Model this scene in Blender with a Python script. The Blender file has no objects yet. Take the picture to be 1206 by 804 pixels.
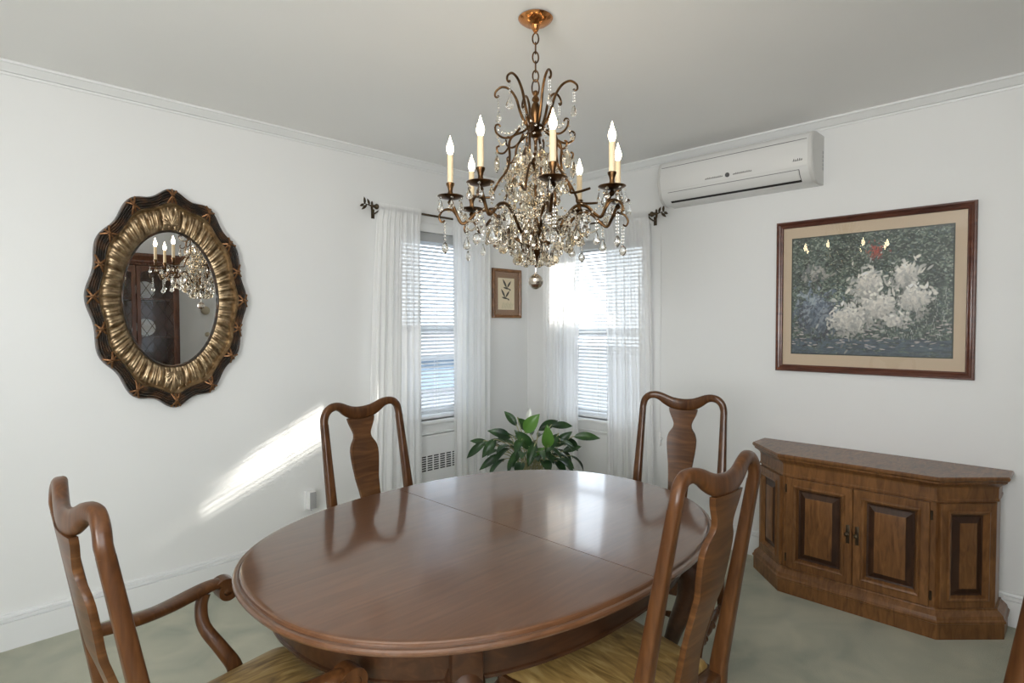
import bpy, bmesh, math, random
import numpy as np
from mathutils import Vector, Matrix
R = math.radians
PI = math.pi
sc = bpy.context.scene
COL = sc.collection
rnd = random.Random(7)

# ------------------------------------------------------------------ camera
X1, Y1, H = 3.4978, 3.2815, 2.5          # right wall, left wall, ceiling
XB, YB = -1.6, -0.95                     # walls behind the camera
cam_d = bpy.data.cameras.new('camera')
cam = bpy.data.objects.new('camera', cam_d); COL.objects.link(cam)
yaw, pitch, roll = 0.779742, -0.028729, -0.0020325
f_ = Vector((math.cos(yaw)*math.cos(pitch), math.sin(yaw)*math.cos(pitch), math.sin(pitch)))
r_ = Vector((math.sin(yaw), -math.cos(yaw), 0)); u_ = r_.cross(f_)
rr = r_*math.cos(roll)+u_*math.sin(roll); uu = u_*math.cos(roll)-r_*math.sin(roll)
cam.matrix_world = Matrix(((rr.x, uu.x, -f_.x, 0), (rr.y, uu.y, -f_.y, 0), (rr.z, uu.z, -f_.z, 1.38874), (0, 0, 0, 1)))
cam_d.sensor_width = 36; cam_d.lens = 687.6*36/1206; cam_d.clip_start = .02
sc.camera = cam

# ------------------------------------------------------------------ light
w = bpy.data.worlds.new('sky'); sc.world = w; w.use_nodes = True
bg = w.node_tree.nodes['Background']
bg.inputs[0].default_value = (0.80, 0.90, 1.0, 1); bg.inputs[1].default_value = 4.0
sd = bpy.data.lights.new('sun', 'SUN'); sd.energy = 17; sd.angle = R(.53); sd.color = (1, .95, .86)
sun = bpy.data.objects.new('sun', sd); COL.objects.link(sun)
sun.rotation_euler = Vector((-1, .35, -.42)).to_track_quat('-Z', 'Y').to_euler()
def area(name, loc, rot, sx, sy, e, col):
    d = bpy.data.lights.new(name, 'AREA'); d.shape = 'RECTANGLE'; d.size = sx; d.size_y = sy; d.energy = e; d.color = col
    o = bpy.data.objects.new(name, d); COL.objects.link(o); o.location = loc; o.rotation_euler = rot; return o
area('fill_west', (XB-.14, 0.0, 1.6), (0, R(-128), 0), 1.25, 1.6, 96, (1, .985, .96))  # added fill lamp behind the camera, tilted up to brighten the room
area('fill_south', (-.35, YB-.14, 1.6), (R(126), 0, 0), 2.0, 1.25, 34, (1, .985, .96))  # second added fill lamp, outside the invented south window
vs = sc.view_settings
vs.view_transform = 'Standard'; vs.look = 'None'; vs.gamma = 1; vs.use_curve_mapping = False; vs.exposure = 0.15
cy = sc.cycles
cy.use_denoising = True; cy.max_bounces = 10; cy.diffuse_bounces = 5; cy.glossy_bounces = 5; cy.transmission_bounces = 8
cy.transparent_max_bounces = 16; cy.sample_clamp_indirect = 6; cy.caustics_reflective = False; cy.caustics_refractive = False

# ------------------------------------------------------------------ materials
def mat(name, col=(.8, .8, .8), rough=.5, metal=0, coat=0, spec=.5, trans=0, emis=None, estr=0, ior=1.45, sheen=0):
    m = bpy.data.materials.new(name); m.use_nodes = True
    b = m.node_tree.nodes['Principled BSDF']
    b.inputs['Base Color'].default_value = (*col, 1); b.inputs['Roughness'].default_value = rough
    b.inputs['Metallic'].default_value = metal; b.inputs['Coat Weight'].default_value = coat
    b.inputs['Coat Roughness'].default_value = .12
    b.inputs['Specular IOR Level'].default_value = spec; b.inputs['Transmission Weight'].default_value = trans
    b.inputs['IOR'].default_value = ior; b.inputs['Sheen Weight'].default_value = sheen
    if emis: b.inputs['Emission Color'].default_value = (*emis, 1); b.inputs['Emission Strength'].default_value = estr
    return m
def nodes(m): return m.node_tree.nodes, m.node_tree.links, m.node_tree.nodes['Principled BSDF']
def noise_tex(m, scale, detail=4, vec_scale=(1, 1, 1), coord='Object', dist=0):
    N, L, b = nodes(m)
    tc = N.new('ShaderNodeTexCoord'); mp = N.new('ShaderNodeMapping'); mp.inputs['Scale'].default_value = vec_scale
    n = N.new('ShaderNodeTexNoise'); n.inputs['Scale'].default_value = scale; n.inputs['Detail'].default_value = detail
    n.inputs['Distortion'].default_value = dist
    L.new(tc.outputs[coord], mp.inputs[0]); L.new(mp.outputs[0], n.inputs['Vector']); return n
def ramp(m, src, stops):
    N, L, b = nodes(m); r = N.new('ShaderNodeValToRGB'); L.new(src, r.inputs[0])
    while len(r.color_ramp.elements) < len(stops): r.color_ramp.elements.new(.5)
    for e, (p, c) in zip(r.color_ramp.elements, stops): e.position = p; e.color = (*c, 1)
    return r
def bump(m, src, strength, dist=.01):
    N, L, b = nodes(m); bp = N.new('ShaderNodeBump'); bp.inputs['Strength'].default_value = strength; bp.inputs['Distance'].default_value = dist
    L.new(src, bp.inputs['Height']); L.new(bp.outputs[0], b.inputs['Normal']); return bp
def wood(name, dark, mid, light, vs_=(1, 1, 8), scale=9, rough=.3, coat=.6, crough=.12):
    m = mat(name, mid, rough, coat=coat); N, L, b = nodes(m); b.inputs['Coat Roughness'].default_value = crough
    b.inputs['Specular IOR Level'].default_value = .28
    n = noise_tex(m, scale, 8, vs_, dist=1.2); n2 = noise_tex(m, 1.6, 2, (1, 1, 1))
    mx = N.new('ShaderNodeMix'); mx.inputs[0].default_value = .4
    L.new(n.outputs['Fac'], mx.inputs[2]); L.new(n2.outputs['Fac'], mx.inputs[3])
    r = ramp(m, mx.outputs[0], [(.32, dark), (.5, mid), (.68, light)]); L.new(r.outputs[0], b.inputs['Base Color'])
    return m
M = {}
def wallpaint(name, col):
    m = mat(name, col, .55); n = noise_tex(m, 60, 4); bump(m, n.outputs['Fac'], .06, .002)
    N, L, b = nodes(m); n2 = noise_tex(m, .9, 3)
    c2 = tuple(v*.96 for v in col); r = ramp(m, n2.outputs['Fac'], [(.3, c2), (.7, col)]); L.new(r.outputs[0], b.inputs['Base Color']); return m
M['wall'] = wallpaint('wall_paint', (.765, .77, .76))
M['ceil'] = wallpaint('ceiling_paint', (.88, .875, .86))
M['trim'] = mat('trim_paint', (.76, .77, .765), .32)
M['table'] = wood('mahogany_table', (.076, .032, .014), (.102, .044, .019), (.132, .058, .026), (1.0, 10, 10), 3.5, .30, 1.0, .10)
M['table_shaded'] = wood('mahogany_table_shaded', (.022, .009, .004), (.038, .015, .006), (.062, .026, .010), (1.2, 9, 9), 4, .36, .25, .15)  # darker copy of the table wood, shade under the top put into its colour
M['chair'] = wood('mahogany_chair', (.038, .013, .004), (.076, .029, .009), (.125, .052, .017), (7, 7, 1.2), 6, .36, .25, .15)
M['splat'] = wood('figured_walnut', (.050, .019, .006), (.094, .038, .012), (.17, .077, .027), (1.5, 1.5, 12), 3.5, .36, .25, .15)
M['buffet'] = wood('fruitwood_buffet', (.075, .030, .010), (.165, .072, .024), (.26, .12, .042), (2, 6, 1.2), 7, .36, .4, .22)
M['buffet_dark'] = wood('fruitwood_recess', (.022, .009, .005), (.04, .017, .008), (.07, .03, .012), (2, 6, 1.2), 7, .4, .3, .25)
M['cabinet'] = wood('cabinet_wood', (.05, .018, .009), (.09, .034, .017), (.14, .055, .027), (7, 7, 1.2), 5, .35, .4, .2)
M['brass'] = mat('antique_brass', (.20, .12, .06), .32, 1)
N, L, b = nodes(M['brass']); n = noise_tex(M['brass'], 30, 3); r = ramp(M['brass'], n.outputs['Fac'], [(.35, (.05, .028, .014)), (.65, (.18, .095, .04))]); L.new(r.outputs[0], b.inputs['Base Color'])
M['copper'] = mat('copper_canopy', (.62, .27, .10), .22, 1)
M['bronze'] = mat('dark_bronze', (.075, .055, .035), .38, .9)
M['sleeve'] = mat('candle_sleeve_cream', (.74, .60, .40), .5)
M['flame'] = mat('lit_bulb', (1, .9, .7), .3, emis=(1, .80, .52), estr=30)
M['crystal'] = mat('cut_crystal', (.99, .96, .90), .02, trans=1, ior=1.55)
M['amber'] = mat('champagne_crystal', (.96, .86, .70), .03, trans=1, ior=1.55)
M['silver'] = mat('mercury_glass', (.62, .56, .49), .16, 1)
M['mirror'] = mat('mirror_silvering', (.96, .965, .96), .0, 1)
M['gold'] = mat('aged_gold_leaf', (.42, .28, .13), .36, .85)
N, L, b = nodes(M['gold']); n = noise_tex(M['gold'], 38, 4); r = ramp(M['gold'], n.outputs['Fac'], [(.3, (.15, .095, .05)), (.55, (.32, .235, .14)), (.75, (.50, .39, .25))]); L.new(r.outputs[0], b.inputs['Base Color'])
M['ebony'] = mat('ebonised_frame', (.035, .026, .020), .35, .2, coat=.3)
N, L, b = nodes(M['ebony']); n = noise_tex(M['ebony'], 22, 4); r = ramp(M['ebony'], n.outputs['Fac'], [(.45, (.028, .022, .018)), (.72, (.12, .06, .03))]); L.new(r.outputs[0], b.inputs['Base Color'])
M['ribbon'] = mat('copper_gold_ribbon', (.22, .11, .05), .42, .8)
M['frame'] = wood('picture_frame_wood', (.05, .016, .010), (.10, .034, .020), (.15, .055, .03), (4, 1, 4), 6, .3, .5, .15)
M['frame_small'] = wood('small_frame_wood', (.12, .05, .02), (.21, .095, .035), (.30, .15, .06), (4, 1, 4), 6, .35, .4, .2)
M['linen'] = mat('linen_mat', (.58, .46, .33), .85)
n = noise_tex(M['linen'], 220, 2); bump(M['linen'], n.outputs['Fac'], .2, .002)
M['brownmat'] = mat('brown_mat_board', (.27, .165, .10), .7)
M['cream'] = mat('cream_print_paper', (.72, .62, .44), .7)
M['ink'] = mat('bird_ink', (.06, .05, .035), .7)
M['inkgreen'] = mat('reed_ink', (.22, .28, .12), .7)
M['liner'] = mat('dark_green_liner', (.03, .04, .03), .5)
M['acplastic'] = mat('ac_plastic', (.70, .70, .685), .22, coat=.3)
M['acside'] = mat('ac_side_plastic', (.60, .595, .575), .35)
M['dark'] = mat('dark_slot', (.012, .011, .010), .6)
M['greymark'] = mat('grey_print', (.11, .11, .11), .6)
M['blind'] = mat('blind_vinyl', (.74, .76, .78), .4)
M['rail'] = mat('blind_headrail', (.42, .43, .43), .4)
M['winframe'] = mat('window_frame_paint', (.70, .72, .73), .4)
M['white'] = mat('white_plastic', (.80, .80, .79), .35)
M['greyplastic'] = mat('grey_plastic', (.38, .38, .38), .5)
M['seat'] = mat('gold_seat_satin', (.34, .22, .075), .5)
N, L, b = nodes(M['seat']); n = noise_tex(M['seat'], 5, 6, (6, 1, 1), dist=2.0); r = ramp(M['seat'], n.outputs['Fac'], [(.3, (.13, .072, .020)), (.52, (.29, .18, .055)), (.72, (.44, .31, .12))]); L.new(r.outputs[0], b.inputs['Base Color'])
n = noise_tex(M['seat'], 180, 2); bump(M['seat'], n.outputs['Fac'], .15, .002)
m = M['carpet'] = mat('sage_carpet', (.27, .29, .21), .95, sheen=.3)
N, L, b = nodes(m); n = noise_tex(m, 3.2, 5, dist=1.0); n2 = noise_tex(m, 420, 2)
r = ramp(m, n.outputs['Fac'], [(.28, (.33, .35, .265)), (.5, (.46, .465, .35)), (.72, (.58, .56, .42))])
r2 = ramp(m, n2.outputs['Fac'], [(.3, (.72, .72, .72)), (.7, (1.12, 1.12, 1.12))])
mx = N.new('ShaderNodeMix'); mx.data_type = 'RGBA'; mx.blend_type = 'MULTIPLY'; mx.inputs[0].default_value = 1
L.new(r.outputs[0], mx.inputs[6]); L.new(r2.outputs[0], mx.inputs[7]); L.new(mx.outputs[2], b.inputs['Base Color'])
bump(m, n2.outputs['Fac'], .7, .008)
def sheer(name, t):
    m = bpy.data.materials.new(name); m.use_nodes = True; N = m.node_tree.nodes; L = m.node_tree.links; N.clear()
    o = N.new('ShaderNodeOutputMaterial'); tr = N.new('ShaderNodeBsdfTransparent'); tl = N.new('ShaderNodeBsdfTranslucent'); df = N.new('ShaderNodeBsdfDiffuse')
    tl.inputs[0].default_value = (.97, .97, .965, 1); df.inputs[0].default_value = (.94, .945, .94, 1)
    m1 = N.new('ShaderNodeMixShader'); m1.inputs[0].default_value = .60; L.new(tl.outputs[0], m1.inputs[1]); L.new(df.outputs[0], m1.inputs[2])
    m2 = N.new('ShaderNodeMixShader'); m2.inputs[0].default_value = t; L.new(m1.outputs[0], m2.inputs[1]); L.new(tr.outputs[0], m2.inputs[2])
    L.new(m2.outputs[0], o.inputs[0]); return m
M['sheer'] = sheer('sheer_voile', .13)
def pane(name, tint=(1, 1, 1)):
    m = bpy.data.materials.new(name); m.use_nodes = True; N = m.node_tree.nodes; L = m.node_tree.links; N.clear()
    o = N.new('ShaderNodeOutputMaterial'); tr = N.new('ShaderNodeBsdfTransparent'); g = N.new('ShaderNodeBsdfGlossy'); g.inputs['Roughness'].default_value = .01
    tr.inputs[0].default_value = (*tint, 1)
    lw = N.new('ShaderNodeLayerWeight'); lw.inputs[0].default_value = .5
    pw = N.new('ShaderNodeMath'); pw.operation = 'POWER'; pw.inputs[1].default_value = 5; L.new(lw.outputs['Facing'], pw.inputs[0])
    ma = N.new('ShaderNodeMath'); ma.operation = 'MULTIPLY_ADD'; ma.inputs[1].default_value = .9; ma.inputs[2].default_value = .045; L.new(pw.outputs[0], ma.inputs[0])
    ge = N.new('ShaderNodeNewGeometry'); iv = N.new('ShaderNodeMath'); iv.operation = 'SUBTRACT'; iv.inputs[0].default_value = 1; L.new(ge.outputs['Backfacing'], iv.inputs[1])
    mu = N.new('ShaderNodeMath'); mu.operation = 'MULTIPLY'; L.new(ma.outputs[0], mu.inputs[0]); L.new(iv.outputs[0], mu.inputs[1])
    ms = N.new('ShaderNodeMixShader'); L.new(mu.outputs[0], ms.inputs[0]); L.new(tr.outputs[0], ms.inputs[1]); L.new(g.outputs[0], ms.inputs[2])
    L.new(ms.outputs[0], o.inputs[0]); return m
M['glass'] = pane('window_glass')
M['leaf'] = mat('leaf_green', (.045, .11, .03), .35, spec=.5)
N, L, b = nodes(M['leaf']); n = noise_tex(M['leaf'], 9, 3); r = ramp(M['leaf'], n.outputs['Fac'], [(.35, (.010, .030, .012)), (.6, (.028, .075, .020)), (.75, (.07, .15, .035))]); L.new(r.outputs[0], b.inputs['Base Color'])
M['leaflight'] = mat('young_leaf_green', (.09, .21, .035), .35)
M['stem'] = mat('stem_green', (.36, .34, .18), .5)
M['spathe'] = mat('white_spathe', (.8, .82, .76), .4)
M['pot'] = mat('glazed_pot', (.55, .50, .42), .3, coat=.4)
M['soil'] = mat('potting_soil', (.04, .028, .018), .95)
M['grass'] = mat('asphalt_paving', (.13, .14, .155), .9)
M['siding'] = mat('blue_grey_siding', (.18, .25, .33), .8)
M['shingle'] = mat('grey_shingles', (.16, .16, .17), .9)
M['bark'] = mat('bare_bark', (.10, .085, .07), .9)
M['porcelain'] = mat('porcelain', (.78, .78, .76), .2, coat=.5)

# ------------------------------------------------------------------ mesh builder
class MB:
    def __init__(s): s.v = []; s.f = []; s.m = []
    def add(s, V, F, mi=0, T=None):
        o = len(s.v)
        for p in V:
            p = Vector(p); s.v.append(tuple(T @ p) if T else tuple(p))
        for q in F: s.f.append(tuple(i+o for i in q)); s.m.append(mi)
        return s
    def box(s, a, b, ch=0, mi=0, T=None):
        a = Vector(a); b = Vector(b); lo = Vector(map(min, a, b)); hi = Vector(map(max, a, b))
        bm = bmesh.new(); bmesh.ops.create_cube(bm, size=1)
        for v in bm.verts: v.co = Vector((lo[i]+(v.co[i]+.5)*(hi[i]-lo[i]) for i in range(3)))
        if ch: bmesh.ops.bevel(bm, geom=bm.edges[:], offset=min(ch, min(hi-lo)*.45), segments=2, affect='EDGES', profile=.5)
        bm.verts.index_update(); V = [v.co.copy() for v in bm.verts]; F = [[v.index for v in f.verts] for f in bm.faces]; bm.free()
        return s.add(V, F, mi, T)
    def rings(s, RR, close=True, cap0=True, cap1=True, mi=0, T=None):
        n = len(RR[0]); V = [p for r in RR for p in r]; F = []
        for i in range(len(RR)-1):
            for j in range(n if close else n-1):
                k = (j+1) % n; F.append((i*n+j, i*n+k, (i+1)*n+k, (i+1)*n+j))
        if cap0: F.append(tuple(range(n-1, -1, -1)))
        if cap1: F.append(tuple((len(RR)-1)*n+j for j in range(n)))
        return s.add(V, F, mi, T)
    def lathe(s, prof, c=(0, 0, 0), n=24, mi=0, T=None):
        RR = [[(c[0]+r*math.cos(2*PI*j/n), c[1]+r*math.sin(2*PI*j/n), c[2]+z) for j in range(n)] for r, z in prof]
        return s.rings(RR, mi=mi, T=T)
    def lathe_axis(s, p0, p1, prof, n=14, mi=0):
        p0 = Vector(p0); p1 = Vector(p1); d = p1-p0; q = d.to_track_quat('Z', 'Y').to_matrix().to_4x4(); T = Matrix.Translation(p0) @ q; l = d.length
        return s.lathe([(r, t*l) for t, r in prof], n=n, mi=mi, T=T)
    def sweep(s, path, wd, dp, dd=(0, 1, 0), n=16, power=2.6, mi=0, T=None):
        P = [Vector(p) for p in path]; k = len(P); RR = []
        if not hasattr(wd, '__len__'): wd = [wd]*k
        if not hasattr(dp, '__len__'): dp = [dp]*k
        for i, p in enumerate(P):
            t = (P[min(i+1, k-1)]-P[max(i-1, 0)]).normalized(); D = Vector(dd); D = (D-t*D.dot(t))
            if D.length < 1e-4: D = t.orthogonal()
            D.normalize(); W = t.cross(D); rg = []
            for j in range(n):
                a = 2*PI*j/n; c, sn = math.cos(a), math.sin(a)
                x = math.copysign(abs(c)**(2/power), c); y = math.copysign(abs(sn)**(2/power), sn)
                rg.append(p+W*(x*wd[i]/2)+D*(y*dp[i]/2))
            RR.append(rg)
        return s.rings(RR, mi=mi, T=T)
    def tube(s, path, r, n=8, mi=0, T=None):
        rr_ = [v*2 for v in r] if hasattr(r, '__len__') else r*2
        P = [Vector(p) for p in path]; k = len(P); RR = []
        up = None
        for i, p in enumerate(P):
            t = (P[min(i+1, k-1)]-P[max(i-1, 0)]).normalized()
            if up is None: up = t.orthogonal().normalized()
            up = (up-t*up.dot(t)).normalized(); W = t.cross(up); q = (rr_[i] if hasattr(rr_, '__len__') else rr_)/2
            RR.append([p+W*(q*math.cos(2*PI*j/n))+up*(q*math.sin(2*PI*j/n)) for j in range(n)])
        return s.rings(RR, mi=mi, T=T)
    def grid(s, fn, nu, nv, mi=0, T=None):
        V = [fn(i/nu, j/nv) for i in range(nu+1) for j in range(nv+1)]
        F = [(i*(nv+1)+j, (i+1)*(nv+1)+j, (i+1)*(nv+1)+j+1, i*(nv+1)+j+1) for i in range(nu) for j in range(nv)]
        return s.add(V, F, mi, T)
    def build(s, name, mats, parent=None, smooth=True, ang=38, loc=None):
        me = bpy.data.meshes.new(name); me.from_pydata(s.v, [], s.f); me.update()
        if not isinstance(mats, (list, tuple)): mats = [mats]
        for m_ in mats: me.materials.append(m_)
        me.polygons.foreach_set('material_index', s.m)
        bm = bmesh.new(); bm.from_mesh(me); bmesh.ops.recalc_face_normals(bm, faces=bm.faces[:]); bm.to_mesh(me); bm.free()
        if smooth:
            me.polygons.foreach_set('use_smooth', [True]*len(me.polygons)); me.set_sharp_from_angle(angle=R(ang))
        o = bpy.data.objects.new(name, me); COL.objects.link(o)
        if parent: o.parent = parent
        if loc: o.location = loc
        return o
def spline(pts, n=24):
    P = [Vector(p) for p in pts]; out = []; k = len(P)-1
    for i in range(k):
        p0 = P[max(i-1, 0)]; p1 = P[i]; p2 = P[i+1]; p3 = P[min(i+2, k)]; mN = max(2, n//k)
        for j in range(mN):
            t = j/mN; out.append(.5*((2*p1)+(p2-p0)*t+(2*p0-5*p1+4*p2-p3)*t*t+(3*p1-p0-3*p2+p3)*t**3))
    out.append(P[-1]); return out
def interp(tab, x):
    xs = [a for a, _ in tab]; return float(np.interp(x, xs, [b_ for _, b_ in tab]))
def tag(o, label=None, cat=None, group=None, kind=None):
    if label: o['label'] = label
    if cat: o['category'] = cat
    if group: o['group'] = group
    if kind: o['kind'] = kind
    return o
def empty(name, loc=(0, 0, 0), rz=0):
    o = bpy.data.objects.new(name, None); COL.objects.link(o); o.location = loc; o.rotation_euler = (0, 0, rz); o.empty_display_size = .05; return o
def copy_tree(o, parent=None):
    c = o.copy(); COL.objects.link(c)
    if parent: c.parent = parent
    for ch in list(o.children): copy_tree(ch, c)
    return c
def struct(name, mb, m, parent=None, **k):
    o = mb.build(name, m, parent, **k)
    if not parent: o['kind'] = 'structure'
    return o

# ------------------------------------------------------------------ room shell
WL = (2.25, 2.89, .72, 2.03)       # left window: x0,x1,z0,z1
WR = (2.19, 2.95, .69, 2.01)       # right window: y0,y1,z0,z1
TH = .16
mb = MB(); mb.box((XB-.3, YB-.3, -.1), (X1+.3, Y1+.3, 0)); struct('floor', mb, M['carpet'])
mb = MB(); mb.box((XB-.3, YB-.3, H), (X1+.3, Y1+.3, H+.1)); struct('ceiling', mb, M['ceil'])
def wall_hole(name, ax, v0, v1, s0, s1, hole):
    mb = MB()
    def bx(a0, a1, z0, z1):
        if ax == 'y': mb.box((a0, v0, z0), (a1, v1, z1))
        else: mb.box((v0, a0, z0), (v1, a1, z1))
    h0, h1, z0, z1 = hole
    bx(s0, h0, 0, H); bx(h1, s1, 0, H); bx(h0, h1, 0, z0); bx(h0, h1, z1, H)
    return struct(name, mb, M['wall'], smooth=False)
wall_hole('wall_left', 'y', Y1, Y1+TH, XB-TH, X1+TH, WL)
wall_hole('wall_right', 'x', X1, X1+TH, YB-TH, Y1, WR)
wall_hole('wall_west', 'x', XB-TH, XB, YB-TH, Y1, (-.8, .8, 1.0, 2.25))
wall_hole('wall_south', 'y', YB-TH, YB, XB, X1, (-1.35, .65, 1.0, 2.25))
# crown moulding and baseboards: profiles (out from wall, height)
crown = [(0, H-.050), (.007, H-.050), (.009, H-.043), (.005, H-.0415), (.005, H-.0395), (.014, H-.038), (.020, H-.030), (.034, H-.020), (.040, H-.012), (.048, H-.010), (.048, H), (0, H)]
base = [(0, 0), (.016, 0), (.016, .117), (.007, .1185), (.007, .1250), (.017, .1265), (.017, .136), (.008, .1375), (.008, .1435), (.014, .145), (.012, .150), (.006, .1525), (0, .1525)]
def run(name, prof, side, a0, a1):
    mb = MB()
    def P(a, q):
        d, z = q
        return {'left': (a, Y1-d, z), 'right': (X1-d, a, z), 'west': (XB+d, a, z), 'south': (a, YB+d, z)}[side]
    mb.rings([[P(a0, q) for q in prof], [P(a1, q) for q in prof]]); return struct(name, mb, M['trim'], ang=25)
run('trim_1', crown, 'left', XB, X1); run('trim_2', crown, 'right', YB, Y1-.048)
run('trim_3', crown, 'west', YB, Y1-.048); run('trim_4', crown, 'south', XB+.048, X1-.048)
run('baseboard_left', base, 'left', XB, 2.2-.02); run('baseboard_right', base, 'right', YB+.02, Y1-.02)
run('baseboard_corner', base, 'left', 2.94, X1-.017)
run('baseboard_west', base, 'west', YB, Y1-.02); run('baseboard_south', base, 'south', XB+.02, X1-.02)

# ------------------------------------------------------------------ windows (local: u along wall, d outwards)
def make_window(name, P, u0, u1, z0, z1, sashes=True):
    def bx(mb, a, b_, ch=.002, mi=0):
        p, q = P(*a), P(*b_); mb.box(p, q, ch, mi)
    fr = MB()   # jamb frame deep in the wall
    t = .03
    bx(fr, (u0, .03, z0), (u0+t, .15, z1)); bx(fr, (u1-t, .03, z0), (u1, .15, z1)); bx(fr, (u0+t, .03, z0), (u1-t, .15, z0+t)); bx(fr, (u0+t, .03, z1-t), (u1-t, .15, z1))
    win = struct(name, fr, M['winframe'])
    zm = (z0+z1)/2-.02
    for i, (a, b_, d) in enumerate(((z0+t, zm+.02, .075), (zm-.02, z1-t, .105))):
        s_ = MB(); q = .038
        bx(s_, (u0+t, d, a), (u0+t+q, d+.028, b_)); bx(s_, (u1-t-q, d, a), (u1-t, d+.028, b_))
        bx(s_, (u0+t+q, d, a), (u1-t-q, d+.028, a+q)); bx(s_, (u0+t+q, d, b_-q), (u1-t-q, d+.028, b_))
        so = s_.build('sash', M['winframe'], win)
        g = MB(); bx(g, (u0+t+q, d+.012, a+q), (u1-t-q, d+.016, b_-q), 0); g.build('glass_pane', M['glass'], so)
    c = MB(); cw = .062  # casing inside the room
    bx(c, (u0-cw, -.016, z0-.0), (u0, 0, z1+cw), .004); bx(c, (u1, -.016, z0), (u1+cw, 0, z1+cw), .004); bx(c, (u0, -.016, z1), (u1, 0, z1+cw), .004)
    c.build('casing', M['trim'], win)
    s2 = MB(); bx(s2, (u0-cw-.015, -.045, z0-.022), (u1+cw+.015, .03, z0), .005); s2.build('window_sill', M['trim'], win)
    a2 = MB(); bx(a2, (u0-cw, -.014, z0-.085), (u1+cw, 0, z0-.022), .003); bx(a2, (u0-cw, -.022, z0-.095), (u1+cw, 0, z0-.083), .003); a2.build('apron', M['trim'], win)
    return win
PLw = lambda u, d, z: (u, Y1+d, z)
PRw = lambda u, d, z: (X1+d, u, z)
make_window('window_1', PLw, *WL)
make_window('window_2', PRw, *WR)
make_window('fill_window_west', lambda u, d, z: (XB-d, u, z), -.8, .8, 1.0, 2.25)  # invented window behind the camera, opening for the west fill lamp
make_window('fill_window_south', lambda u, d, z: (u, YB-d, z), -1.35, .65, 1.0, 2.25)  # made-up opening on the south side, lets the other fill lamp in

# ------------------------------------------------------------------ venetian blinds
def make_blind(P, u0, u1, z0, z1, tilt, label):
    root = empty('venetian_blind', P((u0+u1)/2, .03, z0))
    tag(root, label, 'blind', 'white venetian blinds in the two corner windows')
    inv = Vector(root.location)
    def bx(mb, a, b_, ch=.001): mb.box(Vector(P(*a))-inv, Vector(P(*b_))-inv, ch)
    g = .006; h = MB(); bx(h, (u0+g, .004, z1-.045), (u1-g, .040, z1-.004), .002); bx(h, (u0+g, .0, z1-.062), (u1-g, .003, z1-.002), .001); h.build('headrail', M['rail'], root)
    s_ = MB(); z = z1-.075; wd = .026
    while z > z0+.035:
        dz = math.sin(tilt)*wd/2; dd = math.cos(tilt)*wd/2; c = .022
        prof = []
        for k in range(6):
            a = -1+2*k/5; prof.append((c+a*dd, z-a*dz+.0022*(1-a*a)))
        prof2 = [(d_, q-.0009) for d_, q in reversed(prof)]
        ring = prof+prof2
        s_.rings([[Vector(P(u0+g+.003, d_, q))-inv for d_, q in ring], [Vector(P(u1-g-.003, d_, q))-inv for d_, q in ring]])
        z -= .0262
    s_.build('slats', M['blind'], root)
    b2 = MB(); bx(b2, (u0+g, .008, z0+.006), (u1-g, .036, z0+.024), .002); b2.build('bottom_rail', M['blind'], root)
    for q in (.16, .5, .84):
        u = u0+(u1-u0)*q; c_ = MB(); c_.tube([Vector(P(u, .006, z1-.05))-inv, Vector(P(u, .006, z0+.02))-inv], .0012, 6); c_.tube([Vector(P(u, .038, z1-.05))-inv, Vector(P(u, .038, z0+.02))-inv], .0012, 6); c_.build('ladder_cord', M['white'], root)
    return root
make_blind(PLw, *WL, R(34), 'white venetian blind lowered in the left window, above the wall heating grille')
make_blind(PRw, *WR, R(-30), 'white venetian blind lowered in the right window, behind the leafy plant')

# ------------------------------------------------------------------ curtain rods and sheer panels
RO = .09
def leaf_shape(mb, base_, tip, wdt, nrm, mi=0, n=8, th=.0012, droop=0, fold=.15):
    b_ = Vector(base_); t_ = Vector(tip); d = t_-b_; N_ = Vector(nrm); S = d.cross(N_).normalized(); N_ = S.cross(d).normalized(); Ln = d.length
    prof = [0, .5, .82, .98, 1, .9, .7, .38, .02]
    def fn(i, j):
        k = interp([(q/8, v) for q, v in enumerate(prof)], i); a = (j-.5)*2
        return b_+d*i+S*(a*k*wdt/2)+N_*(abs(a)*k*wdt*fold+droop*Ln*(math.sin(i*PI)*.6-i*i*.8))
    nv = 4
    V = []; F = []
    for side in (0, 1):
        for i in range(n+1):
            for j in range(nv+1): V.append(fn(i/n, j/nv)-N_*(th*side))
    m_ = (n+1)*(nv+1)
    for i in range(n):
        for j in range(nv):
            a = i*(nv+1)+j; q = (a, a+nv+1, a+nv+2, a+1); F.append(q); F.append(tuple(m_+x for x in reversed(q)))
    edge = [j for j in range(nv+1)]+[i*(nv+1)+nv for i in range(1, n+1)]+[n*(nv+1)+j for j in range(nv-1, -1, -1)]+[i*(nv+1) for i in range(n-1, 0, -1)]
    for a, b2 in zip(edge, edge[1:]+edge[:1]): F.append((a, b2, b2+m_, a+m_))
    mb.add(V, F, mi)
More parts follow.
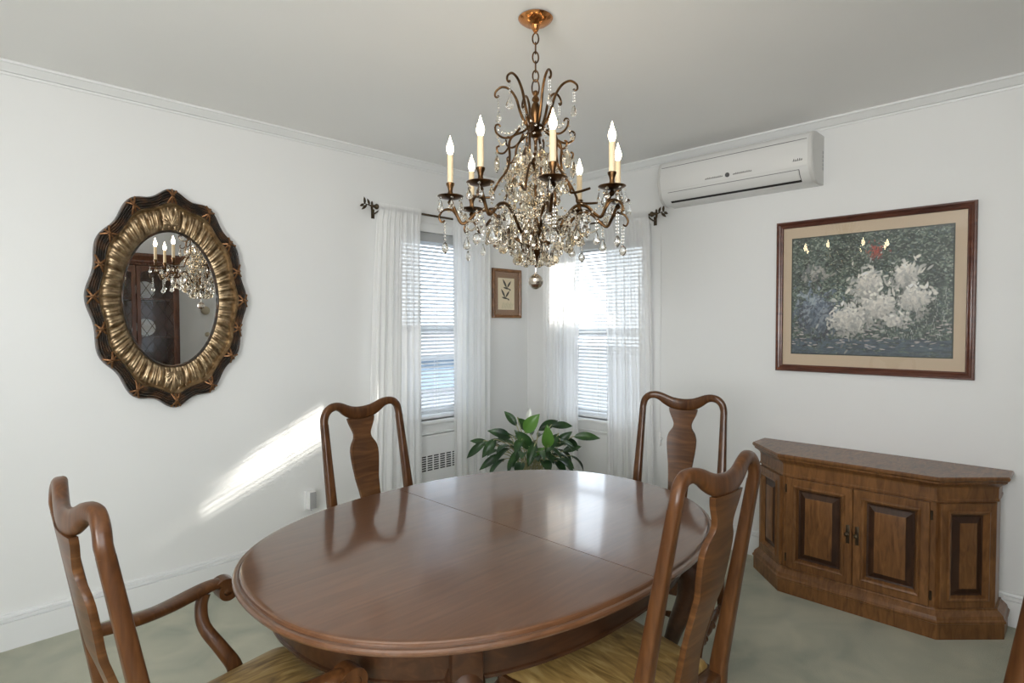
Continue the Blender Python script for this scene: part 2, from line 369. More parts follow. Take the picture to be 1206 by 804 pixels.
def make_rod(P, u0, u1, z, label):
    root = empty('curtain_rod', P(u0, -RO, z)); o = Vector(root.location); tag(root, label, 'curtain rod', 'bronze curtain rods over the two windows')
    L_ = lambda u, d, zz: Vector(P(u, d, zz))-o
    m_ = MB(); m_.tube([L_(u0, -RO, z), L_(u1, -RO, z)], .0075, 12); m_.build('pole', M['bronze'], root)
    for e, s_ in ((u0, -1), (u1, 1)):
        k = MB(); k.lathe_axis(L_(e, -RO, z), L_(e+s_*.055, -RO, z), [(0, .008), (.02, .017), (.18, .018), (.3, .013), (.5, .009), (.7, .012), (.85, .007), (1, .004)], 14)
        tip0 = e+s_*.045; nv_ = L_(0, -1, 0)-L_(0, 0, 0)
        k.tube([L_(tip0, -RO, z), L_(tip0+s_*.035, -RO-.004, z+.004), L_(tip0+s_*.055, -RO, z+.008)], [.0035, .003, .002], 7)
        for du, tu, tz, td in ((0, .004, -.050, -.02), (.012, .034, .038, -.01), (.030, .062, -.030, .01), (.045, .062, .044, -.02), (.05, .080, -.012, .0), (.0, -.02, .035, .02)):
            leaf_shape(k, L_(tip0+s_*du, -RO, z+.003), L_(tip0+s_*tu, -RO+td, z+tz), .017, nv_, th=.002)
        k.build('leaf_finial', M['bronze'], root)
        b_ = MB(); ub = e-s_*.02
        b_.tube([L_(ub, 0, z-.03), L_(ub, -.03, z-.03), L_(ub, -RO+.02, z-.02), L_(ub, -RO, z-.010)], .005, 8); b_.box(L_(ub-.012, -.004, z-.06), L_(ub+.012, 0, z), .001); b_.build('bracket', M['bronze'], root)
    return root
make_rod(PLw, 2.03, 3.02, 2.130, 'dark bronze curtain rod with leaf finial over the left window')
make_rod(PRw, 2.075, 3.05, 2.115, 'dark bronze curtain rod with leaf finial over the right window')
def make_curtain(P, top, bot, zt, seed, label, folds, amp=.027):
    rg = random.Random(seed); ph = [rg.uniform(0, 6.28) for _ in range(6)]
    fr = [folds, folds*1.63, folds*.57, folds*2.7]
    o = Vector(P((top[0]+top[1])/2, -RO, 0)); mb = MB()
    nu = int(folds*16); zs = [zt+.028, zt+.02, zt+.0095, zt, zt-.0095, zt-.02]+[zt-.02-(zt-.05)*((k+1)/30)**1.0 for k in range(30)]
    def pt(i, k):
        z = zs[k]; s = max(0, min(1, (zt-z)/zt)); e = min(1, s*4)
        u0 = top[0]+(bot[0]-top[0])*s**.7; u1 = top[1]+(bot[1]-top[1])*s**.7
        w_ = .6*math.sin(fr[0]*2*PI*i+ph[0]+.4*math.sin(3*s))+.45*math.sin(fr[1]*2*PI*i+ph[1]+s*.8)+.5*math.sin(fr[2]*2*PI*i+ph[2])*s
        small = .35*math.sin(fr[3]*2*PI*i+ph[3])*(1-e*.8)
        a = amp*(.25+.75*e)
        d = -RO+a*(w_+small)*.8
        if k < 6:
            pocket = .0105*(1-min(1, abs(z-zt)/.014)); d = -RO-.009+a*.35*(w_+small)*(.3 if abs(z-zt) < .012 else .5)
            d = min(d, -RO-.0085)
        u = u0+(u1-u0)*i+.006*math.sin(fr[0]*4*PI*i+ph[4])*e
        return Vector(P(u, d, max(z, .012)))-o
    mb.grid(lambda a, b_: pt(a, round(b_*(len(zs)-1))), nu, len(zs)-1)
    c = mb.build('sheer_curtain', M['sheer'], None, ang=180); c.location = o
    tag(c, label, 'curtain', 'white sheer curtain panels')
    return c
make_curtain(PLw, (2.035, 2.362), (1.945, 2.37), 2.130, 3, 'white sheer curtain panel furthest left, on the mirror side of the left window', 7)
make_curtain(PLw, (2.635, 3.0), (2.625, 2.985), 2.130, 5, 'white sheer curtain panel between the left window and the small bird print', 6)
make_curtain(PRw, (2.665, 3.035), (2.70, 3.02), 2.115, 8, 'glowing white sheer panel on the left side of the right window, right above the plant', 6)
make_curtain(PRw, (2.09, 2.45), (2.03, 2.42), 2.115, 11, 'white sheer curtain panel furthest right, between the right window and the air conditioner', 6)

# ------------------------------------------------------------------ heating grille under left window
root = empty('heating_grille', (2.57, Y1, .0)); tag(root, 'white slotted heating grille in the wall panel below the left window', 'heater grille')
mb = MB(); a, b_, z0, z1 = 2.30-2.57, 2.86-2.57, .33, .515; g0, g1, gz0, gz1 = 2.40-2.57, 2.79-2.57, .366, .478
mb.box((-.36, -.018, .0), (.36, 0, gz0)); mb.box((-.36, -.018, gz1), (.36, 0, .60)); mb.box((-.36, -.018, gz0), (g0, 0, gz1)); mb.box((g1, -.018, gz0), (.36, 0, gz1))
mb.box((-.36, -.026, .60), (.36, 0, .618), .003)
mb.build('cover_panel', M['trim'], root, smooth=False)
mb = MB(); nC, nR = 7, 7; cw = (g1-g0)/nC; rh = (gz1-gz0)/nR
for i in range(nC+1): mb.box((g0+cw*i-.0045, -.019, gz0), (g0+cw*i+.0045, -.014, gz1))
for j in range(nR+1): mb.box((g0, -.0185, gz0+rh*j-.0032), (g1, -.0145, gz0+rh*j+.0032))
mb.build('grille_bars', M['trim'], root, smooth=False)
mb = MB(); mb.box((g0, -.004, gz0), (g1, -.001, gz1)); mb.build('dark_cavity', M['dark'], root)

# ------------------------------------------------------------------ mirror on left wall
MX, MZ = .886, 1.521
root = empty('wall_mirror', (MX, Y1, MZ)); tag(root, 'large oval wall mirror in a scalloped gilt and black frame', 'mirror')
def sc_ell(t, k, ph=0):   # k 0..1 from glass edge to outer edge
    a = .2135+(.349-.2135)*k; b_ = .337+(.528-.337)*k
    w_ = 1+.030*max(0, k-.15)/.85*math.cos(12*t)
    return a*w_*math.cos(t), b_*w_*math.sin(t)
nt = 576
# gold fluted field
fl = MB(); ks = [0, .04, .10, .18, .26, .34, .42, .50, .58, .62]
def flute(t, k):
    c = abs(math.sin(t*27)); f = (c**.5)-.35*max(0, 1-abs(c-1)*14)
    env = math.sin(PI*min(1, max(0, (k-.06)/.52)))**.28 if .06 < k < .58 else 0
    return -.014-.012*k-.015*f*env
RR = []
for k in ks+[.64, .66]:
    rg = []
    for i in range(nt):
        t = 2*PI*i/nt; x, z = sc_ell(t, k); y = flute(t, k)
        if k >= .60: y = -.030
        if k == .64: y = -.036
        rg.append((x, y, z))
    RR.append(rg)
fl.rings(RR, cap0=False, cap1=False)
fl.build('fluted_field', M['gold'], root, ang=60)
# shells top and bottom
for s_ in (1, -1):
    sh = MB()
    for q in range(9):
        a = PI/2+(q-4)*R(19); b0 = Vector((0, -.026, s_*.365)); L0 = .085-.012*abs(q-4)
        tip = b0+Vector((math.cos(a)*L0, 0, s_*math.sin(a)*L0)); sh.sweep([b0+(tip-b0)*t for t in (.05, .4, .75, 1)], [.008, .014, .019, .008], [.008, .014, .016, .006], (0, 1, 0), 8, 2)
    sh.build('shell_ornament', M['gold'], root)
# dark reeded rim
rim = MB(); RR = []
prof = [(.655, 0), (.655, -.030)]
for q in range(5):
    k0 = .66+q*.066
    for e in (0, .25, .5, .75, 1): prof.append((k0+.066*e, -.034-.010*math.sin(PI*(q+e)/5)-.008*math.sin(PI*e)))
prof += [(1, -.028), (1, 0)]
for k, y in prof: RR.append([(sc_ell(2*PI*i/nt, k)[0], y, sc_ell(2*PI*i/nt, k)[1]) for i in range(nt)])
rim.rings(RR, cap0=False, cap1=False); rim.build('reeded_rim', M['ebony'], root, ang=70)
edge = MB(); edge.rings([[(sc_ell(2*PI*i/nt, k)[0], y, sc_ell(2*PI*i/nt, k)[1]) for i in range(nt)] for k, y in ((.635, -.028), (.64, -.043), (.655, -.046), (.672, -.043), (.678, -.03))], cap0=False, cap1=False); edge.build('gilt_edge', M['gold'], root, ang=80)
for d in (0, 18, 36, 60, 90, 120, 144, 162, 180, 198, 216, 240, 270, 300, 324, 342):
    tq = R(d); rb = MB()
    for off in (-.05, 0, .05):
        pth = [(sc_ell(tq+off*(k-.83)*8, k)[0], -.040-.018*math.sin(PI*(k-.66)/.34), sc_ell(tq+off*(k-.83)*8, k)[1]) for k in (.67, .75, .83, .91, .985)]
        rb.sweep(pth, .009, .005, (0, 1, 0), 8, 2)
    xk = sc_ell(tq, .83); rb.lathe([(0, -.006), (.008, -.004), (.010, 0), (.008, .004), (0, .006)], (xk[0], -.062, xk[1]), 10)
    rb.build('ribbon_tie', M['ribbon'], root)
bd = MB(); bd.rings([[(sc_ell(2*PI*i/nt, 0)[0]*s_, y, sc_ell(2*PI*i/nt, 0)[1]*s2) for i in range(nt)] for s_, s2, y in ((1.01, 1.007, -.012), (1.02, 1.013, -.022), (1.0, 1.0, -.026), (.975, .985, -.022), (.965, .978, -.010))], cap0=False, cap1=False); bd.build('inner_bead', M['ebony'], root, ang=80)
gl = MB(); gl.rings([[(sc_ell(2*PI*i/96, 0)[0]*.99, y, sc_ell(2*PI*i/96, 0)[1]*.99) for i in range(96)] for y in (-.009, -.013)]); gl.build('mirror_glass', M['mirror'], root, smooth=False)

# ------------------------------------------------------------------ framed pictures
def framed(name, P, u0, u1, z0, z1, prof, m_, parent):
    """mitred frame: prof = [(inset, height)]"""
    mb = MB(); RR = []
    for ins, h in prof: RR.append([P(u0+ins, -h, z0+ins), P(u1-ins, -h, z0+ins), P(u1-ins, -h, z1-ins), P(u0+ins, -h, z1-ins)])
    mb.rings(RR, cap0=False, cap1=False); return mb.build(name, m_, parent, ang=20)
def rect(name, P, u0, u1, z0, z1, d0, d1, m_, parent):
    mb = MB(); mb.box(P(u0, -d0, z0), P(u1, -d1, z1)); return mb.build(name, m_, parent, smooth=False)
py0, py1, pz0, pz1 = .380, 1.292, 1.122, 1.968
root = empty('framed_painting', (X1, (py0+py1)/2, pz0)); o_ = Vector(root.location)
tag(root, 'large garden painting with linen mat in dark wood frame above the sideboard', 'picture')
PP = lambda u, d, z: Vector((X1+d, u, z))-o_
framed('frame', PP, py0, py1, pz0, pz1, [(0, .0), (0, .020), (.004, .026), (.010, .026), (.014, .021), (.022, .018), (.029, .021), (.034, .019), (.037, .014), (.037, .006)], M['frame'], root)
rect('linen_mat', PP, py0+.036, py1-.036, pz0+.036, pz1-.036, .002, .008, M['linen'], root)
iu0, iu1, iz0, iz1 = py0+.09, py1-.088, pz0+.104, pz1-.102
rect('liner', PP, iu0-.006, iu1+.006, iz0-.006, iz1+.006, .008, .0095, M['liner'], root)
# impressionist garden made of brush dabs (generic)
NW, NH = 390, 272
rs = np.random.RandomState(4)
img = np.zeros((NH, NW, 3)); yy, xx = np.mgrid[0:NH, 0:NW]
img[:] = (.04, .055, .045)
SC = NW/300
def dab(cx, cy_, L0, W0, ang, col, al=.8):
    cx *= SC; cy_ *= SC
    r0 = int(L0+2); x0, x1_ = max(0, int(cx-r0)), min(NW, int(cx+r0)); y0, y1_ = max(0, int(cy_-r0)), min(NH, int(cy_+r0))
    if x0 >= x1_ or y0 >= y1_: return
    X = xx[y0:y1_, x0:x1_]-cx; Y = yy[y0:y1_, x0:x1_]-cy_; c, s_ = math.cos(ang), math.sin(ang)
    d_ = ((X*c+Y*s_)/L0)**2+((-X*s_+Y*c)/W0)**2; mk = np.clip(1.6-1.6*d_, 0, 1)[..., None]*al
    img[y0:y1_, x0:x1_] = img[y0:y1_, x0:x1_]*(1-mk)+np.array(col)*mk
pal = [(.05, .075, .058), (.085, .115, .09), (.13, .165, .13), (.03, .045, .04), (.19, .22, .18), (.07, .10, .10), (.025, .03, .03)]
for _ in range(7000): dab(rs.uniform(0, 300), rs.uniform(0, 210), rs.uniform(2, 7), rs.uniform(1, 2.8), rs.uniform(-.8, .8), np.array(pal[rs.randint(7)])*rs.uniform(.7, 1.1))
for _ in range(28):       # darker and lighter depths of foliage
    cx, cy_ = rs.uniform(0, 300), rs.uniform(0, 160); k_ = rs.choice([.35, 1.5])
    for _ in range(50): dab(cx+rs.normal(0, 12), cy_+rs.normal(0, 8), rs.uniform(2, 6), rs.uniform(1, 2.4), rs.uniform(-.8, .8), np.array(pal[rs.randint(7)])*k_, .7)
for _ in range(520): dab(rs.uniform(0, 300), rs.uniform(0, 150), rs.uniform(1.2, 3.4), rs.uniform(.7, 1.6), rs.uniform(-.6, .6), np.array((.40, .42, .36))*rs.uniform(.6, 1.1), .65)
for _ in range(700): dab(rs.uniform(0, 300), rs.uniform(182, 210), rs.uniform(5, 15), rs.uniform(1, 2.6), rs.uniform(-.15, .15), np.array((.05, .07, .09))*rs.uniform(.5, 1.4))
for _ in range(110): dab(rs.uniform(0, 300), rs.uniform(150, 200), rs.uniform(4, 10), rs.uniform(.8, 1.8), rs.uniform(-.2, .2), np.array((.46, .40, .38))*rs.uniform(.6, 1.1))
def cloud(cx, cy_, sx, sy, cols, n, L0=(3.5, 11), W0=(1.8, 4.4)):
    for _ in range(n):
        a, q = rs.uniform(0, 6.28), abs(rs.normal(0, .48)); f = .72+.4*math.sin(a)*-1*min(1, q)
        dab(cx+sx*1.25*q*math.cos(a), cy_+sy*1.25*q*math.sin(a), rs.uniform(*L0), rs.uniform(*W0), rs.uniform(-1.5, 1.5), np.array(cols[rs.randint(len(cols))])*f*rs.uniform(.8, 1.1))
cloud(52, 140, 40, 38, [(.10, .13, .17), (.17, .21, .26), (.28, .32, .35), (.05, .06, .08)], 1000)
cloud(46, 66, 26, 18, [(.20, .21, .21), (.42, .40, .36), (.10, .13, .11)], 170)
wc = [(.66, .63, .56), (.74, .71, .64), (.52, .51, .47), (.40, .40, .38)]
for cx, cy_, sx, sy, n_ in ((118, 150, 40, 28, 620), (150, 92, 26, 30, 520), (176, 128, 34, 24, 480), (222, 78, 22, 22, 420), (238, 116, 26, 22, 380), (205, 150, 20, 12, 90)): cloud(cx, cy_, sx, sy, wc, n_)
cloud(168, 34, 16, 13, [(.36, .05, .035), (.50, .11, .06), (.24, .04, .03)], 110, (2, 5), (1, 2))
for _ in range(8):        # pale birch trunks and twigs
    x = rs.uniform(190, 290)
    for q in range(26): dab(x+q*.4*rs.uniform(-1, 1), 100+q*3.2, 3.2, .8, 1.5, (.50, .50, .47), .5)
img = np.clip(img*1.25+.012, 0, .78)
def img_at(i, j): return img[min(NH-1, NH-1-j), min(NW-1, NW-1-i)]
me = bpy.data.meshes.new('painted_print'); V = []; F = []
for j in range(NH+1):
    for i in range(NW+1): V.append(tuple(PP(iu0+(iu1-iu0)*i/NW, -.0105, iz0+(iz1-iz0)*j/NH)))
for j in range(NH):
    for i in range(NW): a = j*(NW+1)+i; F.append((a, a+NW+1, a+NW+2, a+1))
me.from_pydata(V, [], F); at_ = me.color_attributes.new('paint', 'FLOAT_COLOR', 'CORNER')
cols = np.ones((len(F)*4, 4), dtype=np.float32); fl_img = img[::-1, ::-1].reshape(-1, 3); cols[:, :3] = np.repeat(fl_img, 4, axis=0); at_.data.foreach_set('color', cols.ravel())
m = mat('garden_print', (.3, .3, .3), .5); N, L, b = nodes(m); ca = N.new('ShaderNodeAttribute'); ca.attribute_name = 'paint'; L.new(ca.outputs['Color'], b.inputs['Base Color']); me.materials.append(m)
po = bpy.data.objects.new('painted_print', me); COL.objects.link(po); po.parent = root
rect('glazing', PP, py0+.036, py1-.036, pz0+.036, pz1-.036, .013, .0145, M['glass'], root)

su0, su1, sz0, sz1 = 3.097, 3.412, 1.442, 1.826
root = empty('framed_bird_print', ((su0+su1)/2, Y1, sz0)); o_ = Vector(root.location)
tag(root, 'small brown framed print of two birds hanging between the windows', 'picture')
PS = lambda u, d, z: Vector((u, Y1+d, z))-o_
framed('frame', PS, su0, su1, sz0, sz1, [(0, 0), (0, .018), (.005, .022), (.012, .020), (.018, .022), (.023, .016), (.025, .006)], M['frame_small'], root)
rect('brown_mat', PS, su0+.024, su1-.024, sz0+.024, sz1-.024, .002, .007, M['brownmat'], root)
cu, cz_ = (su0+su1)/2-.008, (sz0+sz1)/2-.003
rect('paper', PS, cu-.09, cu+.09, cz_-.124, cz_+.124, .007, .0085, M['cream'], root)
bd = MB()
def bird(cx, cz0, s_, fl_=1):
    q = lambda x, z: Vector(PS(cx+x*s_*fl_, -.0095, cz0+z*s_))
    nrm = Vector((0, -1, 0))
    leaf_shape(bd, q(-.05, -.005), q(.045, -.022), .018*s_, nrm, th=.0006, fold=0)
    leaf_shape(bd, q(.0, -.008), q(-.055, .075), .024*s_, nrm, th=.0006, fold=0)
    leaf_shape(bd, q(.005, -.008), q(.06, .06), .022*s_, nrm, th=.0006, fold=0)
    leaf_shape(bd, q(.03, -.018), q(.058, -.034), .016*s_, nrm, th=.0006, fold=0)
bird(cu+.005, cz_+.055, .8); bird(cu-.012, cz_-.022, .8)
bd.build('bird_drawing', M['ink'], root)
rd = MB()
for k in range(9):
    x = cu-.05+.014*k; rd.tube([PS(x, -.0092, cz_-.115), PS(x+.008, -.0092, cz_-.085), PS(x+.018, -.0092, cz_-.065-.006*(k % 3))], .0008, 5)
rd.build('reed_drawing', M['inkgreen'], root)
rect('glazing', PS, su0+.024, su1-.024, sz0+.024, sz1-.024, .012, .0132, M['glass'], root)

# ------------------------------------------------------------------ air conditioner
ay0, ay1, az0, az1 = 1.052, 1.972, 2.148, 2.415
root = empty('air_conditioner', (X1, (ay0+ay1)/2, az0)); o_ = Vector(root.location); tag(root, 'white split air conditioner unit high on the wall beneath the crown', 'air conditioner')
hh = az1-az0
prof = [(0, 0), (-.085, 0), (-.12, .008), (-.150, .030), (-.172, .060), (-.186, .10), (-.192, .15), (-.188, .205), (-.176, .240), (-.155, .262), (-.13, hh), (0, hh)]
sp = spline([(p[0], 0, p[1]) for p in prof[1:-1]], 60)
ring = [(0, 0)]+[(p.x, p.z) for p in sp]+[(0, hh)]
def aprof(y, s_): return [((x*s_ if x < 0 else 0), y, (z-hh/2)*(1-(1-s_)*.25)+hh/2) for x, z in ring]
w2 = (ay1-ay0)/2
mb = MB(); mb.rings([aprof(-w2+.022, 1), aprof(w2-.022, 1)]); mb.build('housing', M['acplastic'], root, ang=30)
for s_ in (-1, 1):
    e = MB(); e.rings([aprof(s_*(w2-.022), 1.0), aprof(s_*(w2-.020), 1.015), aprof(s_*(w2-.006), 1.012), aprof(s_*w2, .97)]); e.build('end_cap', M['acside'], root, ang=30)
def onf(z):      # x of front at height z
    best = min(ring[4:-4], key=lambda q: abs(q[1]-z)); return best[0]
def strip(name, y0, y1, z0, z1, out, m_, n=8):
    s_ = MB(); zz = [z0+(z1-z0)*k/n for k in range(n+1)]
    xs = [float(np.interp(z, [q[1] for q in ring[3:40]], [q[0] for q in ring[3:40]])) for z in zz]
    A = [(x-out, z) for x, z in zip(xs, zz)]+[(x+.004, z) for x, z in zip(reversed(xs), reversed(zz))]
    s_.rings([[(x, y0, z) for x, z in A], [(x, y1, z) for x, z in A]]); return s_.build(name, m_, root, ang=40)
strip('louvre_flap', -w2+.075, w2-.075, .022, .064, .003, M['acplastic'])
strip('outlet_gap', -w2+.070, w2-.070, .010, .019, .0015, M['dark'])
strip('flap_seam', -w2+.070, w2-.070, .066, .0685, .0012, M['greymark'])
strip('flap_end_seam', -w2+.068, -w2+.0715, .012, .068, .0012, M['greymark'])
strip('panel_seam', -w2+.03, w2-.03, .082, .084, .0010, M['acside'])
strip('top_seam', -w2+.03, w2-.03, .222, .2245, .0012, M['greymark'])
mk = MB()
def mark(y0, y1, z0, z1):
    x = float(np.interp((z0+z1)/2, [q[1] for q in ring[3:40]], [q[0] for q in ring[3:40]])); mk.box((x-.0025, y0, z0), (x+.003, y1, z1))
def word(yc, wd, z, hh_, n):
    for k in range(n):
        a = yc-wd/2+wd*k/n; mark(a, a+wd/n*.3, z, z+hh_*(1 if k % 3 else .7)); mark(a, a+wd/n*.7, z, z+hh_*.25)
for args, nm in (((.085, .11, .103, .009, 10), 'printed_wordmark'), ((-.085, .11, .103, .009, 10), 'printed_wordmark'), ((-w2+.075, .05, .112, .012, 5), 'corner_mark')):
    word(*args); mk.build(nm, M['greymark'], root); mk = MB()
x = onf(.108); mk.lathe([(0, -.003), (.013, -.003), (.013, .002), (0, .002)], n=20, T=Matrix.Translation((x, 0, .108)) @ Matrix.Rotation(PI/2, 4, 'Y'))
mk.build('round_emblem', M['greymark'], root)
sdm = MB()
for k in range(5): sdm.box((-.022, -w2-.0015, .08+k*.022), (-.008, -w2+.002, .09+k*.022+.006), .001)
sdm.build('side_label', M['greyplastic'], root)

# ------------------------------------------------------------------ sideboard
def plan(off, xf=3.138, yl=1.118, yr=.466, cx=.195, back=None):
    """front plan polygon with angled ends, pushed out by off"""
    bx = X1-.018; k = off*math.tan(R(22.5)); c = cx
    return [(bx, yr-c-off), (xf+c-k, yr-c-off), (xf-off, yr-k), (xf-off, yl+k), (xf+c-k, yl+c+off), (bx, yl+c+off)]
root = empty('sideboard', (3.3, .79, 0)); o_ = Vector(root.location); tag(root, 'low brown wooden sideboard with angled ends and two panelled doors against the right wall', 'sideboard')
def lay(name, layers, m_):
    mb = MB(); mb.rings([[Vector((x, y, z))-o_ for x, y in plan(of)] for of, z in layers]); return mb.build(name, m_, root, ang=20)
lay('plinth', [(.030, 0), (.030, .068), (.036, .072), (.036, .080), (.030, .086), (.026, .100), (.014, .112), (.006, .118), (.004, .126)], M['buffet'])
lay('carcass', [(-.004, .12), (-.004, .62)], M['buffet'])
lay('frieze', [(-.002, .600), (.004, .604), (.004, .612), (.001, .616), (.001, .665)], M['buffet'])
lay('worktop', [(.002, .660), (.004, .668), (.012, .676), (.024, .684), (.030, .690), (.030, .696), (.036, .700), (.040, .706), (.040, .714), (.036, .720)], M['buffet'])
def face(i0, i1, off=-.004):
    p = plan(off); a = Vector((*p[i0], 0)); b2 = Vector((*p[i1], 0)); u = (b2-a).normalized(); nrm = Vector((u.y, -u.x, 0))
    if nrm.x > 0: nrm = -nrm
    return a-o_, u, nrm, (b2-a).length
def panelled(name, a, u, nrm, u0, u1, z0, z1, fw, parent, door=True):
    mb = MB(); e = .003
    prof = [(0, 0), (0, .014), (.003, .016), (fw*.62, .016), (fw*.64, .020), (fw*.74, .023), (fw*.9, .019), (fw, .010), (fw+.004, .003)]
    P = lambda uu_, h, z: a+u*uu_+nrm*h+Vector((0, 0, z))
    rr_ = lambda ins, h: [P(u0+ins, h, z0+ins), P(u1-ins, h, z0+ins), P(u1-ins, h, z1-ins), P(u0+ins, h, z1-ins)]
    mb.rings([rr_(i_, h) for i_, h in prof], cap0=False, cap1=False)
    d = mb.build(name, M['buffet'], parent, ang=15)
    r2 = MB(); f2 = fw+.003; r2.rings([rr_(f2, .004), rr_(f2+.008, .002)], cap0=False, cap1=False); bw = min(.028, (u1-u0)*.14)
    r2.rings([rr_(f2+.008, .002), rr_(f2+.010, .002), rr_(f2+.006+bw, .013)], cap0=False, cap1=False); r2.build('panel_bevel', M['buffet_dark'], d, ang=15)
    r3 = MB(); r3.rings([rr_(f2+.005+bw, .012), rr_(f2+.006+bw, .0145), rr_(f2+.011+bw, .0155)], cap0=False); r3.build('raised_field', M['buffet'], d, ang=15)
    return d, P
a, u, nrm, ln = face(2, 3)
hl = ln/2
for s_, (u0, u1) in enumerate(((.020, hl-.0015), (hl+.0015, ln-.020))):
    d, P = panelled('door', a, u, nrm, u0, u1, .130, .596, .052, root)
    hu = hl-.02 if s_ == 0 else hl+.02
    k = MB(); k.box(P(hu-.008, .016, .33), P(hu+.008, .019, .42), .001)
    T_ = Matrix.Translation(P(hu, .019, .378)) @ nrm.to_track_quat('Z', 'Y').to_matrix().to_4x4(); k.lathe([(.004, 0), (.004, .010), (.010, .014), (.011, .020), (.006, .025), (0, .026)], n=14, T=T_); k.build('door_knob', M['bronze'], d)
    hx = .014 if s_ == 0 else ln-.014
    for z in (.18, .54):
        h_ = MB(); h_.lathe([(.0, -.022), (.005, -.020), (.005, .020), (0, .022)], n=10, T=Matrix.Translation(P(hx, .008, z))); h_.build('hinge', M['bronze'], d)
for i0, i1 in ((1, 2), (3, 4)):
    a, u, nrm, ln = face(i0, i1); panelled('angled_panel', a, u, nrm, .012, ln-.012, .130, .596, .05, root)

# ------------------------------------------------------------------ dining table
TX, TY, TZ = 1.292, 1.342, .75
root = empty('dining_table', (TX, TY, 0)); tag(root, 'large oval mahogany dining table with glossy top and centre seam', 'table')
TA, TB, TN = .780, .592, 2.28
def oval(s_, n=160, half=None, a=TA, b_=TB, gap=0):
    out = []
    for i in range(n):
        t = 2*PI*i/n; c, s2 = math.cos(t), math.sin(t)
        out.append((math.copysign(abs(c)**(2/TN), c)*(a+s_), math.copysign(abs(s2)**(2/TN), s2)*(b_+s_)))
    return out
def half_oval(off, side, n=90, gx=.0012, a=TA, b_=TB):
    out = []
    for i in range(n+1):
        t = -PI/2+PI*i/n; c, s2 = max(0, math.cos(t)), math.sin(t)
        x = abs(c)**(2/TN)*(a+off); out.append((side*max(x, gx)+.025*0, math.copysign(abs(s2)**(2/TN), s2)*(b_+off)))
    return out
tp = [(-.040, -.030), (-.018, -.030), (-.010, -.026), (-.002, -.022), (0, -.017), (-.0008, -.013), (-.004, -.0095), (-.009, -.0085), (-.013, -.0095), (-.0150, -.0115), (-.0165, -.0100), (-.0175, -.004), (-.020, -.0012), (-.024, -.0004), (-.030, 0)]
for side in (-1, 1):
    mb = MB(); mb.rings([[(x, y, TZ+dz) for x, y in half_oval(of, side)] for of, dz in tp]); o = mb.build('tabletop_half', M['table'], root, ang=28)
ap = MB(); AO = -.09
RR = []
for of, z in ((AO, TZ-.030), (AO, TZ-.125), (AO+.004, TZ-.128), (AO+.004, TZ-.135), (AO-.002, TZ-.138), (AO-.022, TZ-.138), (AO-.022, TZ-.030)): RR.append([(x, y, z) for x, y in oval(of)])
ap.rings(RR, cap0=False, cap1=False); ap.build('apron', M['table_shaded'], root, ang=30)
def cabriole(mb, x, y, zt, dx, dy, sc_=1.0, r0=.030, top_block=0):
    d = Vector((dx, dy, 0)).normalized()
    pts = [(0.0, 1.0, 1.15), (.012, .93, 1.35), (.020, .86, 1.38), (.014, .74, 1.05), (-.002, .58, .76), (-.014, .40, .56), (-.018, .22, .44), (-.012, .12, .42), (.006, .055, .62), (.022, .025, .92), (.024, .012, .95), (.02, 0, .75)]
    sp_ = spline([(o_x, 0, z) for o_x, z, _ in pts], 44); rs_ = spline([(q, 0, 0) for _, _, q in pts], 44)
    path = [Vector((x, y, p.z*zt))+d*(p.x*sc_) for p in sp_]; mb.tube(path, [q.x*r0 for q in rs_], 16)
LX, LY = .47, .375
for sx in (-1, 1):
    for sy in (-1, 1):
        b2 = MB(); cabriole(b2, sx*LX, sy*LY, TZ-.115, sx*.6, sy, 2.5, .036)
        # square block set into the apron, turned to face outward
        T_ = Matrix.Translation((sx*LX, sy*LY, TZ-.085)) @ Matrix.Rotation(math.atan2(sy*.9, sx*.45), 4, 'Z'); b2.box((-.035, -.035, -.055), (.045, .035, .055), .004, T=T_)
        b2.build('leg', M['table_shaded'], root)
for x in (-.2, .2):
    r2 = MB(); r2.box((x-.02, -TB-AO+.02, TZ-.07), (x+.02, TB+AO-.02, TZ-.0305), .002); r2.build('runner', M['table_shaded'], root)

